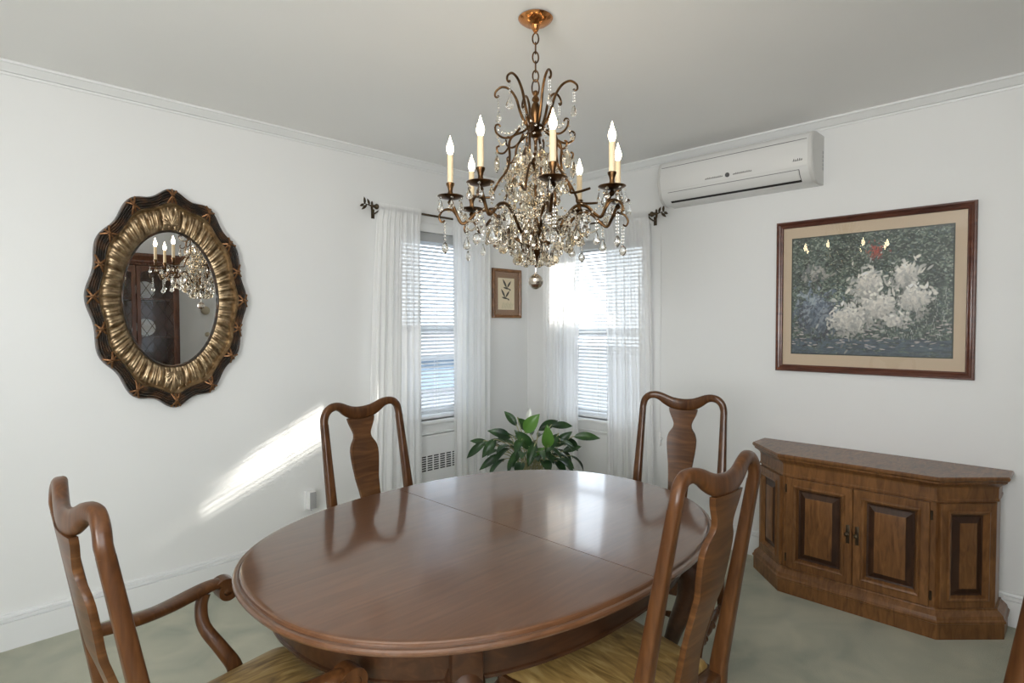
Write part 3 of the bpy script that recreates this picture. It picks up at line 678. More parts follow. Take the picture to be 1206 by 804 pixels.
# ------------------------------------------------------------------ chairs
RK = .100
def yb(z): return -RK*min(1, max(0, (z-.45)/.56)) if z >= .45 else -.075*((.45-z)/.45)**1.6
def seat_outline(ins, n=8, dep=.43, wf=.262, wb=.205):
    # rounded trapezoid, back edge y=.012
    cs = [(-wb+ins, .012+ins, .02), (wb-ins, .012+ins, .02), (wf-ins, dep-ins, .07), (-wf+ins, dep-ins, .07)]
    out = []
    for i, (x, y, r0) in enumerate(cs):
        p = Vector((x, y)); a = Vector(cs[i-1][:2])-p; b2 = Vector(cs[(i+1) % 4][:2])-p; a.normalize(); b2.normalize()
        r1 = max(.006, r0-ins*.5)
        for k in range(n+1):
            t = k/n; q = p+a*r1*(1-t)**2+b2*r1*t**2; out.append((q.x, q.y))
    return out
def make_chair(arm=False):
    root = empty('dining_armchair' if arm else 'dining_chair')
    DP = .455 if arm else .43
    for s_ in (-1, 1):
        mb = MB(); zs = [0, .02, .08, .16, .25, .34, .42, .47, .55, .63, .71, .79, .86, .92, .965, .992]
        mb.sweep([(s_*(interp([(0, .200), (.45, .193), (.8, .189), (.99, .186)], z)), yb(z), z) for z in zs],
                 [interp([(0, .026), (.3, .034), (.45, .040), (.7, .036), (.9, .029), (.99, .027)], z) for z in zs],
                 [interp([(0, .030), (.3, .036), (.45, .044), (.7, .034), (.9, .030), (.99, .029)], z) for z in zs], (0, 1, 0), 20, 4.2)
        mb.build('back_post', M['chair'], root)
    ctr = [(.186, .985), (.185, 1.008), (.176, 1.036), (.156, 1.054), (.130, 1.0585), (.104, 1.052), (.075, 1.036), (.045, 1.024), (0, 1.019)]
    th = [.0275, .0285, .030, .0315, .033, .038, .047, .052, .053]
    full = [(-x, z) for x, z in ctr]+[(x, z) for x, z in reversed(ctr[:-1])]; tf = th+list(reversed(th[:-1]))
    sp_ = spline([(x, t, z) for (x, z), t in zip(full, tf)], 96)
    path = [(p.x, yb(p.z)-.018*max(0, 1-abs(p.x/.15)**1.5), p.z) for p in sp_]; w_ = [p.y for p in sp_]
    mb = MB(); mb.sweep(path, w_, [.029-.004*(1-(abs(p.x)/.187)) for p in sp_], (0, 1, 0), 20, 2.9); cr = mb.build('crest_rail', M['chair'], root)
    tab = [(.455, .062), (.48, .052), (.52, .045), (.58, .041), (.64, .043), (.70, .048), (.76, .056), (.80, .062), (.84, .066), (.865, .066), (.888, .060), (.903, .049), (.915, .041), (.93, .0395), (.945, .044), (.965, .054), (.985, .0625), (1.0, .065)]
    zs = [.455+(1.0-.455)*i/56 for i in range(57)]
    mb = MB(); RR = []
    for z in zs:
        hw = interp(tab, z); y0 = yb(z)-.020*(.4+.6*min(1, (z-.45)/.3))*1.0+.012*math.sin(PI*(z-.45)/.3)*(1 if z < .75 else 0)
        t = .0075; c = .002
        xs = [-hw, -hw*.6, -hw*.2, hw*.2, hw*.6, hw]
        cv = lambda x: -.006*(1-(x/.07)**2)
        RR.append([(x, y0+cv(x)-t, z) for x in xs]+[(hw+c, y0+cv(hw), z)]+[(x, y0+cv(x)+t, z) for x in reversed(xs)]+[(-hw-c, y0+cv(hw), z)])
    mb.rings(RR); mb.build('splat', M['splat'], root, ang=50)
    mb = MB(); mb.box((-.185, -.018, .385), (.185, .020, .452), .004); mb.sweep([(-.085, -.006, .462), (0, -.006, .468), (.085, -.006, .462)], [.016, .026, .016], [.026, .032, .026], (0, 1, 0), 12, 3); mb.build('rear_rail', M['chair'], root)
    mb = MB(); mb.rings([[(x, y, z) for x, y in seat_outline(i_, dep=DP)] for i_, z in ((0.004, .375), (0, .38), (0, .440), (.004, .447), (.012, .449), (.020, .446), (.022, .38))], cap0=False, cap1=False); mb.build('seat_frame', M['chair'], root, ang=30)
    mb = MB(); mb.rings([[(x, y, z) for x, y in seat_outline(i_, dep=DP)] for i_, z in ((.022, .425), (.015, .440), (.013, .452), (.018, .463), (.032, .473), (.060, .481), (.10, .486), (.15, .488))]); mb.build('seat', M['seat'], root, ang=60)
    for s_ in (-1, 1):
        mb = MB(); cabriole(mb, s_*.228, DP-.038, .41, s_, .8, 1.0, .025); mb.box((s_*.228-.026, DP-.064, .375), (s_*.228+.026, DP-.012, .40), .006); mb.build('leg', M['chair'], root)
    bead = [(0, .007), (.04, .010), (.1, .009), (.14, .014), (.18, .009), (.21, .015), (.25, .009), (.3, .011), (.4, .014), (.46, .010), (.5, .018), (.54, .010), (.6, .014), (.7, .011), (.75, .009), (.79, .015), (.82, .009), (.86, .014), (.9, .009), (.96, .010), (1, .007)]
    for s_ in (-1, 1):
        mb = MB(); mb.lathe_axis((s_*.198, -.028, .175), (s_*.218, DP-.052, .175), bead); mb.build('side_stretcher', M['chair'], root)
    mb = MB(); mb.lathe_axis((-.205, .18, .175), (.205, .18, .175), bead); mb.build('cross_stretcher', M['chair'], root)
    if arm:
        for s_ in (-1, 1):
            pth = spline([(s_*.192, yb(.70)+.006, .700), (s_*.207, .05, .690), (s_*.260, .125, .672), (s_*.302, .190, .664), (s_*.317, .240, .667), (s_*.318, .270, .669), (s_*.317, .290, .664)], 36)
            n_ = len(pth); mb = MB(); mb.sweep(pth, [.030+.020*math.sin(PI*min(1, i/n_*1.05)) for i in range(n_)], [.027]*n_, (0, 0, 1), 16, 2.6)
            # rolled scroll end (volute)
            sx = s_*.317; cz = .647; vol = []
            for i in range(40):
                a = PI*.75-i/39*PI*2.9; r0 = .029*(1-i/39*.72); vol.append((sx, .294+r0*math.cos(a)*1.0, cz+r0*math.sin(a)))
            ar = mb.build('arm', M['chair'], root)
            v = MB(); v.sweep(vol, .044, [.016-.007*i/39 for i in range(40)], (0, 1, .3), 10, 3) if 0 else None
            RRv = []
            for i, p in enumerate(vol):
                q = Vector(p); c0 = Vector((sx, .294, cz)); dr = (q-c0).normalized(); t_ = .0085-.003*i/39
                RRv.append([q+dr*t_+Vector((-.022, 0, 0)), q+dr*t_*1.1, q+dr*t_+Vector((.022, 0, 0)), q-dr*t_+Vector((.022, 0, 0)), q-dr*t_, q-dr*t_+Vector((-.022, 0, 0))])
            v.rings(RRv); v.lathe_axis((sx-.023, .294, cz), (sx+.023, .294, cz), [(0, .004), (.05, .009), (.5, .010), (.95, .009), (1, .004)], 14); v.build('scroll_end', M['chair'], ar, ang=50)
            sp2 = spline([(s_*.240, .285, .40), (s_*.242, .288, .455), (s_*.258, .262, .51), (s_*.288, .228, .575), (s_*.304, .226, .625), (s_*.306, .236, .658)], 28)
            n_ = len(sp2); mb = MB(); mb.sweep(sp2, [.046-.016*math.sin(PI/2*i/n_) for i in range(n_)], [.026]*n_, (1, 0, 0), 14, 2.8); mb.build('arm_support', M['chair'], root)
    return root
chairs = 'mahogany dining chairs around the oval table'
proto = make_chair()
spots = [(1.309, 2.070, 3.217, 'brown vase-back side chair between the table and the left window'),
         (2.349, 1.303, 1.767, 'brown vase-back side chair at the far end of the table, near the air conditioner wall'),
         (1.310, .710, -.043, 'brown vase-back side chair with tan seat in the right foreground, seen from behind'),
         (1.379, -.019, -.785, 'side chair cut off by the right edge of the photo, beside the sideboard')]
for i, (x, y, a, lb) in enumerate(spots):
    c = proto if i == 0 else copy_tree(proto)
    c.location = (x, y, 0); c.rotation_euler = (0, 0, a); tag(c, lb, 'chair', chairs)
ac = make_chair(True); ac.location = (.304, 1.388, 0); ac.rotation_euler = (0, 0, -1.53)
tag(ac, 'brown armchair with scrolled arms at the near left end of the table', 'armchair')

# ------------------------------------------------------------------ chandelier
CXX, CYY = 1.588, 1.447
ch = empty('chandelier', (CXX, CYY, H)); tag(ch, 'brass and crystal chandelier with lit candle bulbs hanging over the table', 'chandelier')
zz = lambda z: z-H
fwd = math.atan2(-CYY, -CXX)            # azimuth pointing back at the viewer's side of the room
def rz(r0, z, phi):                      # phi: 0 = nearest side, positive = to the right
    a = fwd+phi; return Vector((r0*math.cos(a), r0*math.sin(a), z-H))
mb = MB(); mb.lathe([(0, -.001), (.059, -.001), (.063, -.005), (.059, -.011), (.046, -.021), (.030, -.029), (.018, -.032), (.013, -.042), (.006, -.054), (0, -.057)], n=40); mb.build('canopy', M['copper'], ch)
mb = MB(); z = -.060
def link(zc, h, wd, rot, t=.0028):
    pts = []
    for i in range(28):
        a = 2*PI*i/28; x = wd/2*math.cos(a); y = h/2*math.sin(a); x *= 1+.25*(abs(math.cos(a)) > .6)*0
        pts.append(Vector((x*math.cos(rot), x*math.sin(rot), zc+y)))
    n = 8; RR = []
    for i in range(28):
        t_ = (pts[(i+1) % 28]-pts[i-1]).normalized(); up = Vector((-math.sin(rot), math.cos(rot), 0)); W = t_.cross(up)
        RR.append([pts[i]+W*(t*math.cos(2*PI*j/n))+up*(t*math.sin(2*PI*j/n)) for j in range(n)])
    RR.append(RR[0]); mb.rings(RR, cap0=False, cap1=False)
zc = -.076; rots = [.9, .9+PI/2]
hs = [.040, .038, .040, .036, .040]
link(zc, .040, .022, fwd+PI/2)
for k in range(4): zc -= .0335; link(zc, .040, .022, fwd+PI/2+(PI/2 if k % 2 == 0 else .25))
zc -= .042; link(zc, .058, .026, fwd+PI/2)
mb.build('chain', M['brass'], ch)
prof = [(0, 2.240), (.008, 2.236), (.010, 2.228), (.006, 2.220), (.012, 2.212), (.014, 2.204), (.008, 2.196), (.014, 2.186), (.019, 2.170), (.020, 2.150), (.014, 2.135), (.012, 2.120), (.030, 2.112), (.036, 2.104), (.030, 2.096), (.020, 2.088), (.024, 2.076), (.010, 2.066), (.006, 2.05), (.006, 2.02), (.010, 2.012), (.016, 1.995), (.022, 1.980), (.026, 1.972), (.014, 1.966), (.008, 1.955), (.006, 1.90), (.006, 1.78), (.012, 1.765), (.018, 1.752), (.022, 1.742), (.010, 1.734), (.013, 1.722), (.012, 1.705), (.030, 1.692), (.040, 1.688), (.040, 1.676), (.034, 1.662), (.018, 1.648), (.010, 1.634), (.006, 1.612), (.003, 1.600), (0, 1.596)]
mb = MB(); mb.lathe([(r0, z-H) for r0, z in prof], n=20); mb.build('central_column', M['brass'], ch)
def drop_profile(kind, h):
    if kind == 'tear': return [(0, 0), (.06, -.06), (.14, -.25), (.26, -.50), (.33, -.70), (.30, -.86), (.17, -.97), (0, -1.0)]
    if kind == 'spear': return [(0, 0), (.12, -.10), (.14, -.45), (.12, -.80), (0, -1)]
    return [(0, 0), (.10, -.04), (.26, -.22), (.36, -.50), (.30, -.74), (.14, -.92), (0, -1)]
def bead(mb, p, r0, n=7): mb.lathe([(0, -r0), (r0*.8, -r0*.55), (r0, 0), (r0*.8, r0*.55), (0, r0)], p, n)
def drop(mb, p, h, kind='tear', flat=1.0, az=0, n=8):
    T_ = Matrix.Translation(p) @ Matrix.Rotation(az, 4, 'Z') @ Matrix.Diagonal((1, flat, 1, 1))
    mb.lathe([(r0*h, z*h) for r0, z in drop_profile(kind, h)], n=n, T=T_)
crystals = []; rest = MB()
def crystal(p, h, kind='tear', flat=1., az=0, nb=1, m_='crystal', br=.0055):
    mb = MB(); q = Vector(p)
    for k in range(nb): bead(mb, q+Vector((0, 0, -br)), br); q = q+Vector((0, 0, -2*br-.0015))
    drop(mb, q, h, kind, flat, az, 8); crystals.append((h, mb, m_))
NA = 8; angs = [R(10+45*k) for k in range(NA)]
for k, ph in enumerate(angs):
    pts = [(.020, 1.682), (.055, 1.690), (.095, 1.722), (.130, 1.768), (.170, 1.800), (.212, 1.795), (.245, 1.765), (.268, 1.752), (.284, 1.775), (.297, 1.806), (.310, 1.832)]
    arm = MB(); path = spline([rz(r0, z, ph) for r0, z in pts], 48); arm.tube(path, .0060, 8)
    tail = spline([rz(r0, z, ph) for r0, z in ((.284, 1.775), (.305, 1.800), (.335, 1.798), (.350, 1.775), (.342, 1.756), (.330, 1.762))], 20); arm.tube(tail, [.0048-.0018*i/len(tail) for i in range(len(tail))], 8)
    arm.lathe([(0, .0), (.007, .004), (.011, .012), (.006, .020), (0, .022)], rz(.310, 1.815, ph), 12)
    ao = arm.build('arm', M['brass'], ch)
    c = rz(.310, 0, ph); c.z = 0
    d = MB(); d.lathe([(0, -.006), (.018, -.005), (.038, .001), (.0465, .006), (.0455, .008), (.034, .004), (.012, .001), (0, .002)], (c.x, c.y, 1.842-H), 28); d.build('drip_pan', M['brass'], ao)
    d = MB(); d.lathe([(0, 0), (.012, .0), (.010, .012), (.008, .022), (.010, .034), (.0145, .044), (.015, .050), (.012, .052), (0, .052)], (c.x, c.y, 1.845-H), 18); d.build('candle_cup', M['brass'], ao)
    d = MB(); d.lathe([(0, 0), (.0105, 0), (.0105, .098), (.009, .101), (0, .101)], (c.x, c.y, 1.895-H), 16); d.build('candle_sleeve', M['sleeve'], ao)
    d = MB(); d.lathe([(0, 0), (.007, .001), (.0125, .014), (.0130, .024), (.010, .036), (.0055, .048), (.0022, .060), (0, .068)], (c.x, c.y, 1.996-H), 14); d.build('flame_bulb', M['flame'], ao)
    for q in range(6):
        a = 2*PI*q/6+ph+.3; p = Vector((c.x+.043*math.cos(a), c.y+.043*math.sin(a), 1.842-H))
        if q % 3 != 2: crystal(p, .036+.006*rnd.random(), 'tear', .6, a+PI/2, 1, br=.0048)
        else: bead(rest, p+Vector((0, 0, -.006)), .005); drop(rest, p+Vector((0, 0, -.012)), .030, 'tear')
    # long bead string with spear from the tail scroll
    bc = MB(); p = rz(.330, 1.758, ph); nb = 6
    for q in range(nb): bead(bc, p+Vector((0, 0, -.0115*q-.006)), .0052)
    drop(bc, p+Vector((0, 0, -.0115*nb-.004)), .042, 'almond', .7, ph); bc.build('bead_string', M['crystal'], ch)
    bc = MB(); p = rz(.252, 1.757, ph)
    for q in range(4): bead(bc, p+Vector((0, 0, -.0115*q-.006)), .0052)
    drop(bc, p+Vector((0, 0, -.05)), .048, 'tear', .7, ph); bc.build('bead_string', M['crystal'], ch)
    # swag of beads between neighbouring pans
    for lo, (r1, z1) in enumerate(((.275, 1.800), (.165, 1.802))):
        a0, a1 = ph, ph+R(45); A = rz(r1, z1, a0); B = rz(r1, z1, a1)
        sw = rest
        for q in range(1, 15):
            t = q/15; p = A.lerp(B, t); p.z -= .055*4*t*(1-t)*(1 if lo == 0 else .8); bead(sw, p, .0048, 6)
    crystal(rz(.196, 1.790, ph+R(3)), .072, 'almond', .5, fwd+ph+PI/2, 1)
    crystal(rz(.130, 1.752, ph+R(20)),   .074, 'tear', .7, fwd+ph+PI/2, 1, 'amber' if k % 2 else 'crystal')
    crystal(rz(.085, 1.705, ph+R(8)), .044, 'tear', .8, 0, 2)
for k in range(6):
    ph = R(20+60*k)
    fr = MB(); pts = [(.022, 2.105), (.042, 2.130), (.058, 2.170), (.072, 2.215), (.096, 2.250), (.125, 2.262), (.148, 2.248), (.152, 2.232), (.144, 2.226), (.139, 2.233)]
    path = spline([rz(r0, z, ph) for r0, z in pts], 36); fr.tube(path, [.0058-.0028*i/len(path) for i in range(len(path))], 8); fr.build('frond', M['brass'], ch)
    bc = MB(); p = rz(.139, 2.234, ph)
    for q in range(5): bead(bc, p+Vector((0, 0, -.010*q-.005)), .0046)
    drop(bc, p+Vector((0, 0, -.055)), .045, 'tear', .6, ph); bc.build('bead_string', M['crystal'], ch)
    rib = MB(); pts = [(.028, 2.104), (.050, 2.085), (.085, 2.068), (.100, 2.040), (.098, 1.990), (.108, 1.945), (.140, 1.900), (.160, 1.862), (.164, 1.845), (.200, 1.842), (.245, 1.846)]
    ph2 = ph+R(28); path = spline([rz(r0, z, ph2) for r0, z in pts], 50); rib.tube(path, .0045, 8)
    sc2 = spline([rz(r0, z, ph2) for r0, z in ((.060, 2.098), (.085, 2.068), (.118, 2.058), (.146, 2.072), (.152, 2.096), (.140, 2.104), (.132, 2.096))], 24); rib.tube(sc2, [.0046-.0016*i/len(sc2) for i in range(len(sc2))], 8)
    sc3 = spline([rz(r0, z, ph2) for r0, z in ((.100, 2.030), (.118, 2.005), (.140, 2.004), (.146, 2.022), (.136, 2.028))], 14); rib.tube(sc3, .0036, 7)
    rib.build('cage_rib', M['brass'], ch)
    crystal(rz(.146, 2.008, ph2), .066, 'almond', .4, fwd+ph2+PI/2, 1, 'amber')
    crystal(rz(.112, 1.940, ph2+R(14)), .058, 'almond', .45, fwd+ph2+1.2, 1, 'amber')
    crystal(rz(.060, 2.030, ph2+R(30)), .070, 'almond', .45, fwd+ph2+1.0, 1, 'amber')
    crystal(rz(.075, 1.900, ph2+R(40)), .060, 'almond', .45, fwd+ph2+1.6, 1, 'amber')
    crystal(rz(.050, 1.655, ph2), .042, 'tear', .8, 0, 1)
    for q in range(9): p = rz(.152, 2.096, ph2).lerp(rz(.152, 2.096, ph2+R(60)), q/9); p.z -= .04*4*(q/9)*(1-q/9); bead(rest, p, .0046, 6)
    for q in range(12): p = rz(.03, 2.10, ph2).lerp(rz(.164, 1.87, ph2+R(15)), q/12); p.z -= .03*math.sin(PI*q/12); bead(rest, p, .0046, 6)
for k in range(24):
    ph = k*2*PI/24; r0 = (.12, .17, .07)[k % 3]; z = (1.715, 1.745, 1.675)[k % 3]; p = rz(r0, z, ph); bead(rest, p, .006, 6); drop(rest, p+Vector((0, 0, -.007)), .060, 'tear', .8, 0, 8)
for k in range(190):
    ph = rnd.uniform(0, 2*PI); z = rnd.uniform(1.70, 1.98); r0 = rnd.uniform(.03, .10+.12*max(0, (1.90-z)/.2)); r0 = min(r0, .23)
    p = rz(r0, z, ph); bead(rest, p, .0052, 6); drop(rest, p+Vector((0, 0, -.006)), rnd.uniform(.022, .042), rnd.choice(['tear', 'almond']), rnd.uniform(.4, 1), rnd.uniform(0, 3), 7)
crystals.sort(key=lambda q: -q[0])
for h, mb, m_ in crystals[:100]: mb.build('crystal_drop', M[m_], ch, ang=12)
for h, mb, m_ in crystals[100:]: rest.v += []; rest.add(mb.v, mb.f)
tag(rest.build('crystal_beads', M['amber'], ch, ang=12), kind='stuff')
mb = MB(); mb.lathe([(0, -.028), (.008, -.0265), (.018, -.021), (.026, -.010), (.028, 0), (.026, .011), (.019, .0205), (.010, .026), (.006, .028), (.005, .034), (0, .036)], (0, 0, 1.546-H), 16); mb.tube([(0, 0, 1.580-H), (0, 0, 1.600-H)], .0014, 6); mb.build('finial_ball', M['silver'], ch, ang=18)

# ------------------------------------------------------------------ plant on a stand in the corner
PX, PY = 2.70, 2.50
st = empty('plant_stand', (PX, PY, 0)); tag(st, 'low round wooden stand under the corner plant', 'plant stand')
mb = MB(); mb.lathe([(0, .205), (.15, .205), (.155, .212), (.155, .224), (.15, .23), (0, .23)], n=36); mb.build('round_top', M['chair'], st)
for k in range(3):
    a = k*2*PI/3; mb = MB(); mb.tube(spline([(.10*math.cos(a), .10*math.sin(a), .21), (.14*math.cos(a), .14*math.sin(a), .14), (.12*math.cos(a), .12*math.sin(a), .06), (.155*math.cos(a), .155*math.sin(a), .012)], 12), .012, 10); mb.build('leg', M['chair'], st)
pl = empty('peace_lily', (PX, PY, .23)); tag(pl, 'leafy green potted peace lily with a white bloom standing in the window corner', 'plant')
mb = MB(); mb.lathe([(0, 0), (.085, 0), (.095, .02), (.115, .12), (.125, .17), (.132, .175), (.132, .195), (.122, .195), (.118, .175), (0, .172)], n=36); mb.build('pot', M['pot'], pl)
mb = MB(); mb.lathe([(0, .170), (.117, .170), (.117, .178), (0, .182)], n=30); mb.build('soil', M['soil'], pl)
rv = Vector((r_.x, r_.y, 0)); fv = Vector((f_.x, f_.y, 0)).normalized()
fol = MB(); stems = MB()
lp = lambda px, y, dpt: rv*((px-641)/188)+fv*dpt+Vector((0, 0, 1.389-(y-386)/188-.23))
main = [((633, 512), (649, 489), -.10, .085, 1), ((659, 528), (658, 500), -.16, .075, 1), ((617, 518), (590, 509), -.06, .06, 0), ((624, 508), (609, 490), .05, .05, 0), ((640, 530), (622, 506), -.14, .075, 0), ((588, 524), (563, 545), 0, .05, 0), ((592, 530), (566, 527), .08, .04, 0), ((690, 518), (722, 519), -.04, .055, 0), ((678, 538), (702, 532), .03, .045, 0), ((664, 508), (692, 508), .05, .05, 0), ((606, 536), (580, 553), -.1, .05, 0), ((650, 515), (675, 503), .1, .06, 0), ((668, 530), (688, 511), -.05, .06, 0), ((600, 520), (583, 540), -.08, .06, 0), ((628, 530), (613, 548), -.15, .05, 0), ((645, 520), (636, 545), -.18, .06, 0), ((672, 512), (655, 535), -.12, .06, 0), ((676, 540), (690, 552), -.1, .04, 0), ((612, 528), (598, 514), .1, .06, 0), ((683, 522), (700, 541), .08, .05, 0), ((625, 500), (637, 517), .12, .06, 0), ((640, 540), (655, 528), -.1, .05, 1)]
for bp, tp_, dpt, wd, lt in main:
    B_ = lp(*bp, dpt*.8); T2 = lp(*tp_, dpt*1.2)
    leaf_shape(fol, B_, T2, wd, Vector((-f_.x, -f_.y, .5)), 1 if lt else 0, droop=.12, fold=.22)
    b0 = Vector((rnd.uniform(-.06, .06), rnd.uniform(-.06, .06), .17)); stems.tube(spline([b0, b0.lerp(B_, .5)+Vector((0, 0, .05)), B_, B_.lerp(T2, .3)], 15), .0028, 6)
for k in range(38):
    a = rnd.uniform(0, 2*PI); r1 = rnd.uniform(.10, .26); z1 = rnd.uniform(.33, .47)-.3*max(0, r1-.2); ln = rnd.uniform(.10, .16)
    B_ = Vector((r1*math.cos(a), r1*math.sin(a), z1)); T2 = B_+Vector((math.cos(a)*ln, math.sin(a)*ln, rnd.uniform(-.10, .03)))
    leaf_shape(fol, B_, T2, rnd.uniform(.04, .07), (0, 0, 1), 0, droop=.15, fold=.2)
    b0 = Vector((rnd.uniform(-.07, .07), rnd.uniform(-.07, .07), .17)); stems.tube(spline([b0, b0.lerp(B_, .5)+Vector((0, 0, .06)), B_, B_.lerp(T2, .2)], 15), .0026, 6)
fol.build('foliage', [M['leaf'], M['leaflight']], pl, ang=80); stems.build('stems', M['stem'], pl)
fl = MB(); q = lp(637, 499, -.08); leaf_shape(fl, q, lp(639, 483, -.08), .034, Vector((-f_.x, -f_.y, .2)), fold=.3); fl.tube(spline([(0, 0, .17), q.lerp(Vector((0, 0, .17)), .5), q], 10), .002, 6); fl.build('white_bloom', M['spathe'], pl)

# ------------------------------------------------------------------ small wall things
root = empty('plug_in_device', (1.602, Y1, .35)); tag(root, 'small white plug-in box on the left wall above the baseboard', 'plug-in device')
mb = MB(); mb.box((-.035, -.006, -.058), (.035, 0, .058), .002); mb.build('wall_plate', M['white'], root)
mb = MB(); mb.box((-.026, -.052, -.045), (.020, -.006, .060), .004); mb.build('housing', M['white'], root)
mb = MB(); mb.box((-.022, -.0535, -.041), (.016, -.051, .056), .0005); mb.build('front_grille', M['greyplastic'], root)
mb = MB(); mb.tube([(0, -.02, -.045), (0, -.02, -.060)], .003, 8); mb.build('pin', M['greyplastic'], root)
root = empty('cord_cleat', (X1, 2.04, .62)); tag(root, 'small white cord cleat with cord on the right wall beside the curtain', 'cord cleat')
mb = MB(); mb.box((-.022, -.008, -.008), (0, .008, .008), .002); mb.box((-.030, -.007, -.045), (-.020, .007, .045), .004); mb.build('cleat', M['white'], root)
mb = MB(); mb.tube([(-.018, .002, 1.38), (-.018, .002, .045)], .002, 6); mb.build('cord', M['white'], root)

# ------------------------------------------------------------------ china cabinet behind the viewer, seen in the mirror
root = empty('china_cabinet', (1.38, -.72, 0)); tag(root, 'dark wooden china cabinet with lattice glass doors reflected in the oval mirror', 'china cabinet')
mb = MB(); D0, D1 = -.21, .21; W2 = .60
mb.box((-W2, D0, .0), (-W2+.025, D1, 2.04)); mb.box((W2-.025, D0, 0), (W2, D1, 2.04)); mb.box((-W2, D0, .0), (W2, D0+.015, 2.04)); mb.box((-W2, D0, 2.02), (W2, D1, 2.05)); mb.box((-W2, D0, .05), (W2, D1, .09)); mb.box((-W2, D0, .80), (W2, D1, .84))
mb.build('carcass', M['cabinet'], root, smooth=False)
mb = MB(); mb.rings([[(-W2-e, D0, z), (W2+e, D0, z), (W2+e, D1+e, z), (-W2-e, D1+e, z)] for e, z in ((0, 2.04), (.01, 2.05), (.012, 2.07), (.03, 2.09), (.05, 2.11), (.052, 2.13), (.04, 2.14))]); mb.build('cornice', M['cabinet'], root, ang=20)
mb = MB()
for k in range(38): mb.box((-W2+.02+k*.0308, D1, 2.022), (-W2+.036+k*.0308, D1+.012, 2.042))
mb.build('dentil_moulding', M['cabinet'], root, smooth=False)
for z in (1.25, 1.66):
    mb = MB(); mb.box((-W2+.026, D0+.016, z), (W2-.026, D1-.05, z+.018)); mb.build('shelf', M['cabinet'], root, smooth=False)
for k in range(3):
    x0 = -.575+k*.386; x1_ = x0+.378
    fr = MB(); fw = .036
    z0, z1 = .86, 2.01
    fr.box((x0, D1, z0), (x0+fw, D1+.02, z1), .002); fr.box((x1_-fw, D1, z0), (x1_, D1+.02, z1), .002); fr.box((x0+fw, D1, z0), (x1_-fw, D1+.02, z0+.05), .002)
    nA = 16; top = []; bot = []
    for i in range(nA+1):
        t = i/nA; x = x0+fw+(x1_-x0-2*fw)*t; bot.append((x, 1.935+.045*math.sin(PI*t)**.8)); top.append((x, z1))
    for i in range(nA):
        (xa, za), (xb, zb) = bot[i], bot[i+1]; fr.rings([[(xa, D1, za), (xa, D1+.02, za), (xa, D1+.02, z1), (xa, D1, z1)], [(xb, D1, zb), (xb, D1+.02, zb), (xb, D1+.02, z1), (xb, D1, z1)]])
    dr = fr.build('glass_door', M['cabinet'], root, ang=20)
    g = MB(); g.box((x0+fw-.002, D1+.006, z0+.048), (x1_-fw+.002, D1+.009, 1.985)); g.build('pane', M['glass'], dr, smooth=False)
    lt = MB(); xa, xb, za, zb = x0+fw, x1_-fw, z0+.05, 1.95; p_ = .102; wv = xb-xa
    for sgn in (-1, 1):
        for q in range(-4, 14):
            # lattice line x = xa + s, z = za + q*2p*... slope 1.5
            pts = []
            zz0 = za+q*p_*1.55
            for t in (0, 1):
                xx_ = xa+wv*t; z_ = zz0+(wv*t if sgn > 0 else wv*(1-t))*1.55; pts.append((xx_, z_))
            (xA, zA), (xB, zB) = pts
            def clip(xA, zA, xB, zB, lo, hi):
                if zA > zB: xA, zA, xB, zB = xB, zB, xA, zA
                if zB <= lo or zA >= hi: return None
                if zA < lo: t = (lo-zA)/(zB-zA); xA, zA = xA+(xB-xA)*t, lo
                if zB > hi: t = (hi-zA)/(zB-zA); xB, zB = xA+(xB-xA)*t, hi
                return xA, zA, xB, zB
            c_ = clip(xA, zA, xB, zB, za, zb)
            if c_: lt.tube([(c_[0], D1+.012, c_[1]), (c_[2], D1+.012, c_[3])], .003, 6)
    lt.build('lattice', M['bronze'], dr)
for k in range(3):
    x0 = -.575+k*.386; mb = MB(); mb.box((x0, D1, .10), (x0+.378, D1+.018, .79), .003); d = mb.build('lower_door', M['cabinet'], root)
    kb = MB(); kb.lathe_axis((x0+.34, D1+.018, .5), (x0+.34, D1+.045, .5), [(0, .004), (.4, .005), (.6, .012), (1, .008)]); kb.build('knob', M['brass'], d)
def plate_copy(i, x, z, lab):
    mb = MB(); T_ = Matrix.Rotation(R(-80), 4, 'X'); mb.lathe([(0, 0), (.045, .001), (.06, .006), (.095, .014), (.097, .017), (.06, .010), (.04, .005), (0, .004)], n=28, T=T_)
    o = mb.build('display_plate', M['porcelain'], None, loc=(x, -.72+D0+.05, z+.098)); tag(o, lab, 'plate', 'white plates standing in the china cabinet'); return o
i = 0
for z, sh in ((1.268, 'middle'), (1.678, 'upper'), (.84, 'lower')):
    for x, sd_ in ((1.02, 'left'), (1.38, 'centre'), (1.74, 'right')):
        plate_copy(i, x, z, 'white plate standing on the %s shelf of the china cabinet, behind its %s door' % (sh, sd_)); i += 1
def rd(name, x, z, r0, lb, cat):
    mb = MB(); mb.lathe([(0, 0), (r0, 0), (r0, .012), (r0*.85, .02), (r0*.5, .028), (0, .03)], n=28, T=Matrix.Rotation(R(-90), 4, 'X')); o = mb.build(name, M['gold2'], None, loc=(x, YB, z)); tag(o, lb, cat)
M['gold2'] = mat('round_dial_beige', (.50, .44, .32), .35, .2)
rd('thermostat', 2.38, 1.565, .05, 'round beige thermostat dial reflected in the mirror, above the smaller dial', 'thermostat')
rd('dimmer_dial', 2.40, 1.28, .028, 'small round wall dial reflected low in the mirror', 'dial')

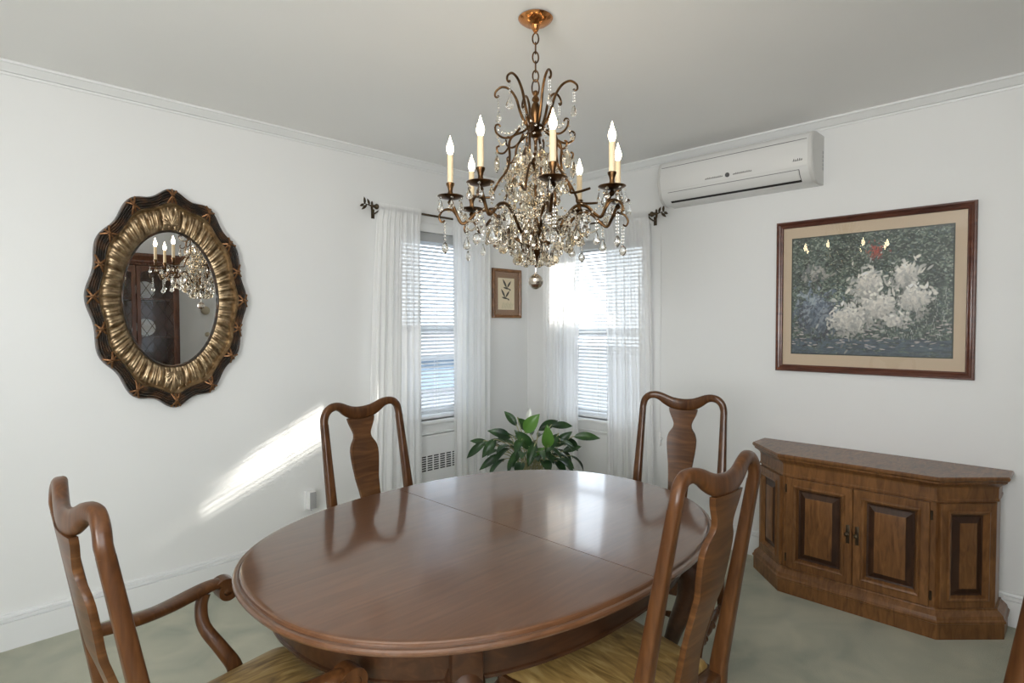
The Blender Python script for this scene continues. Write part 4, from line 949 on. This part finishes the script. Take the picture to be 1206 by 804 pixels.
# ------------------------------------------------------------------ outdoors
mb = MB(); mb.box((-30, -30, -.75), (45, 45, -.7)); struct('ground', mb, M['grass'])
def house(name, x0, x1_, y0, y1_, zt, zr, axis, label):
    root = empty(name, ((x0+x1_)/2, (y0+y1_)/2, -.7)); o_ = Vector(root.location); tag(root, label, 'house')
    mb = MB(); mb.box(Vector((x0, y0, -.7))-o_, Vector((x1_, y1_, zt))-o_); mb.build('walls', M['siding'], root, smooth=False)
    e = .4; mb = MB()
    if axis == 'x': ring_ = lambda x: [Vector((x, y0-e, zt-.1))-o_, Vector((x, (y0+y1_)/2, zr))-o_, Vector((x, y1_+e, zt-.1))-o_]; mb.rings([ring_(x0-e), ring_(x1_+e)])
    else: ring_ = lambda y: [Vector((x0-e, y, zt-.1))-o_, Vector(((x0+x1_)/2, y, zr))-o_, Vector((x1_+e, y, zt-.1))-o_]; mb.rings([ring_(y0-e), ring_(y1_+e)])
    mb.build('roof', M['shingle'], root, smooth=False)
    mb = MB(); mb.box(Vector((x0-.02, y0-.02, zt-.3))-o_, Vector((x1_+.02, y1_+.02, zt-.12))-o_); mb.build('trim_band', M['white'], root, smooth=False)
    return root
house('blocker_house', 10, 17, -7, 4.2, 4.0, 5.65, 'y', 'blue-grey house added unseen beyond the right window to block low sun')  # unseen sun blocker, roof height set to cut the low sun
tree_r = empty('blocker_tree', (8.3, .115, -.7)); tag(tree_r, 'tree added unseen outside the right window to shape the sun patch', 'blocker_tree')  # unseen, added so its leaves trim the top of the sun patch
mb = MB(); mb.tube([(0, 0, 0), (.03, 0, 1.6), (0, .04, 3.2), (0, 0, 4.6)], [.12, .10, .08, .05], 10); mb.build('trunk', M['bark'], tree_r)
mb = MB(); rg = random.Random(5)
for k in range(1500):
    v = Vector((rg.gauss(0, 1), rg.gauss(0, 1), rg.gauss(0, 1))).normalized()*rg.uniform(.2, 1)**.4; v = Vector((v.x*1.0, v.y*1.0, v.z*1.0+5.17)); d = Vector((rg.uniform(-1, 1), rg.uniform(-1, 1), rg.uniform(-1, .6))).normalized()*.22
    leaf_shape(mb, v-d*.5, v+d*.5, .12, (rg.uniform(-1, 1), rg.uniform(-1, 1), .5), n=4)
mb.build('crown', M['leaf'], tree_r)
house('garage', 8, 14, 15, 20, .55, 1.4, 'x', 'low blue-grey garage seen through the slats of the left window')

print('objects', len(bpy.data.objects))
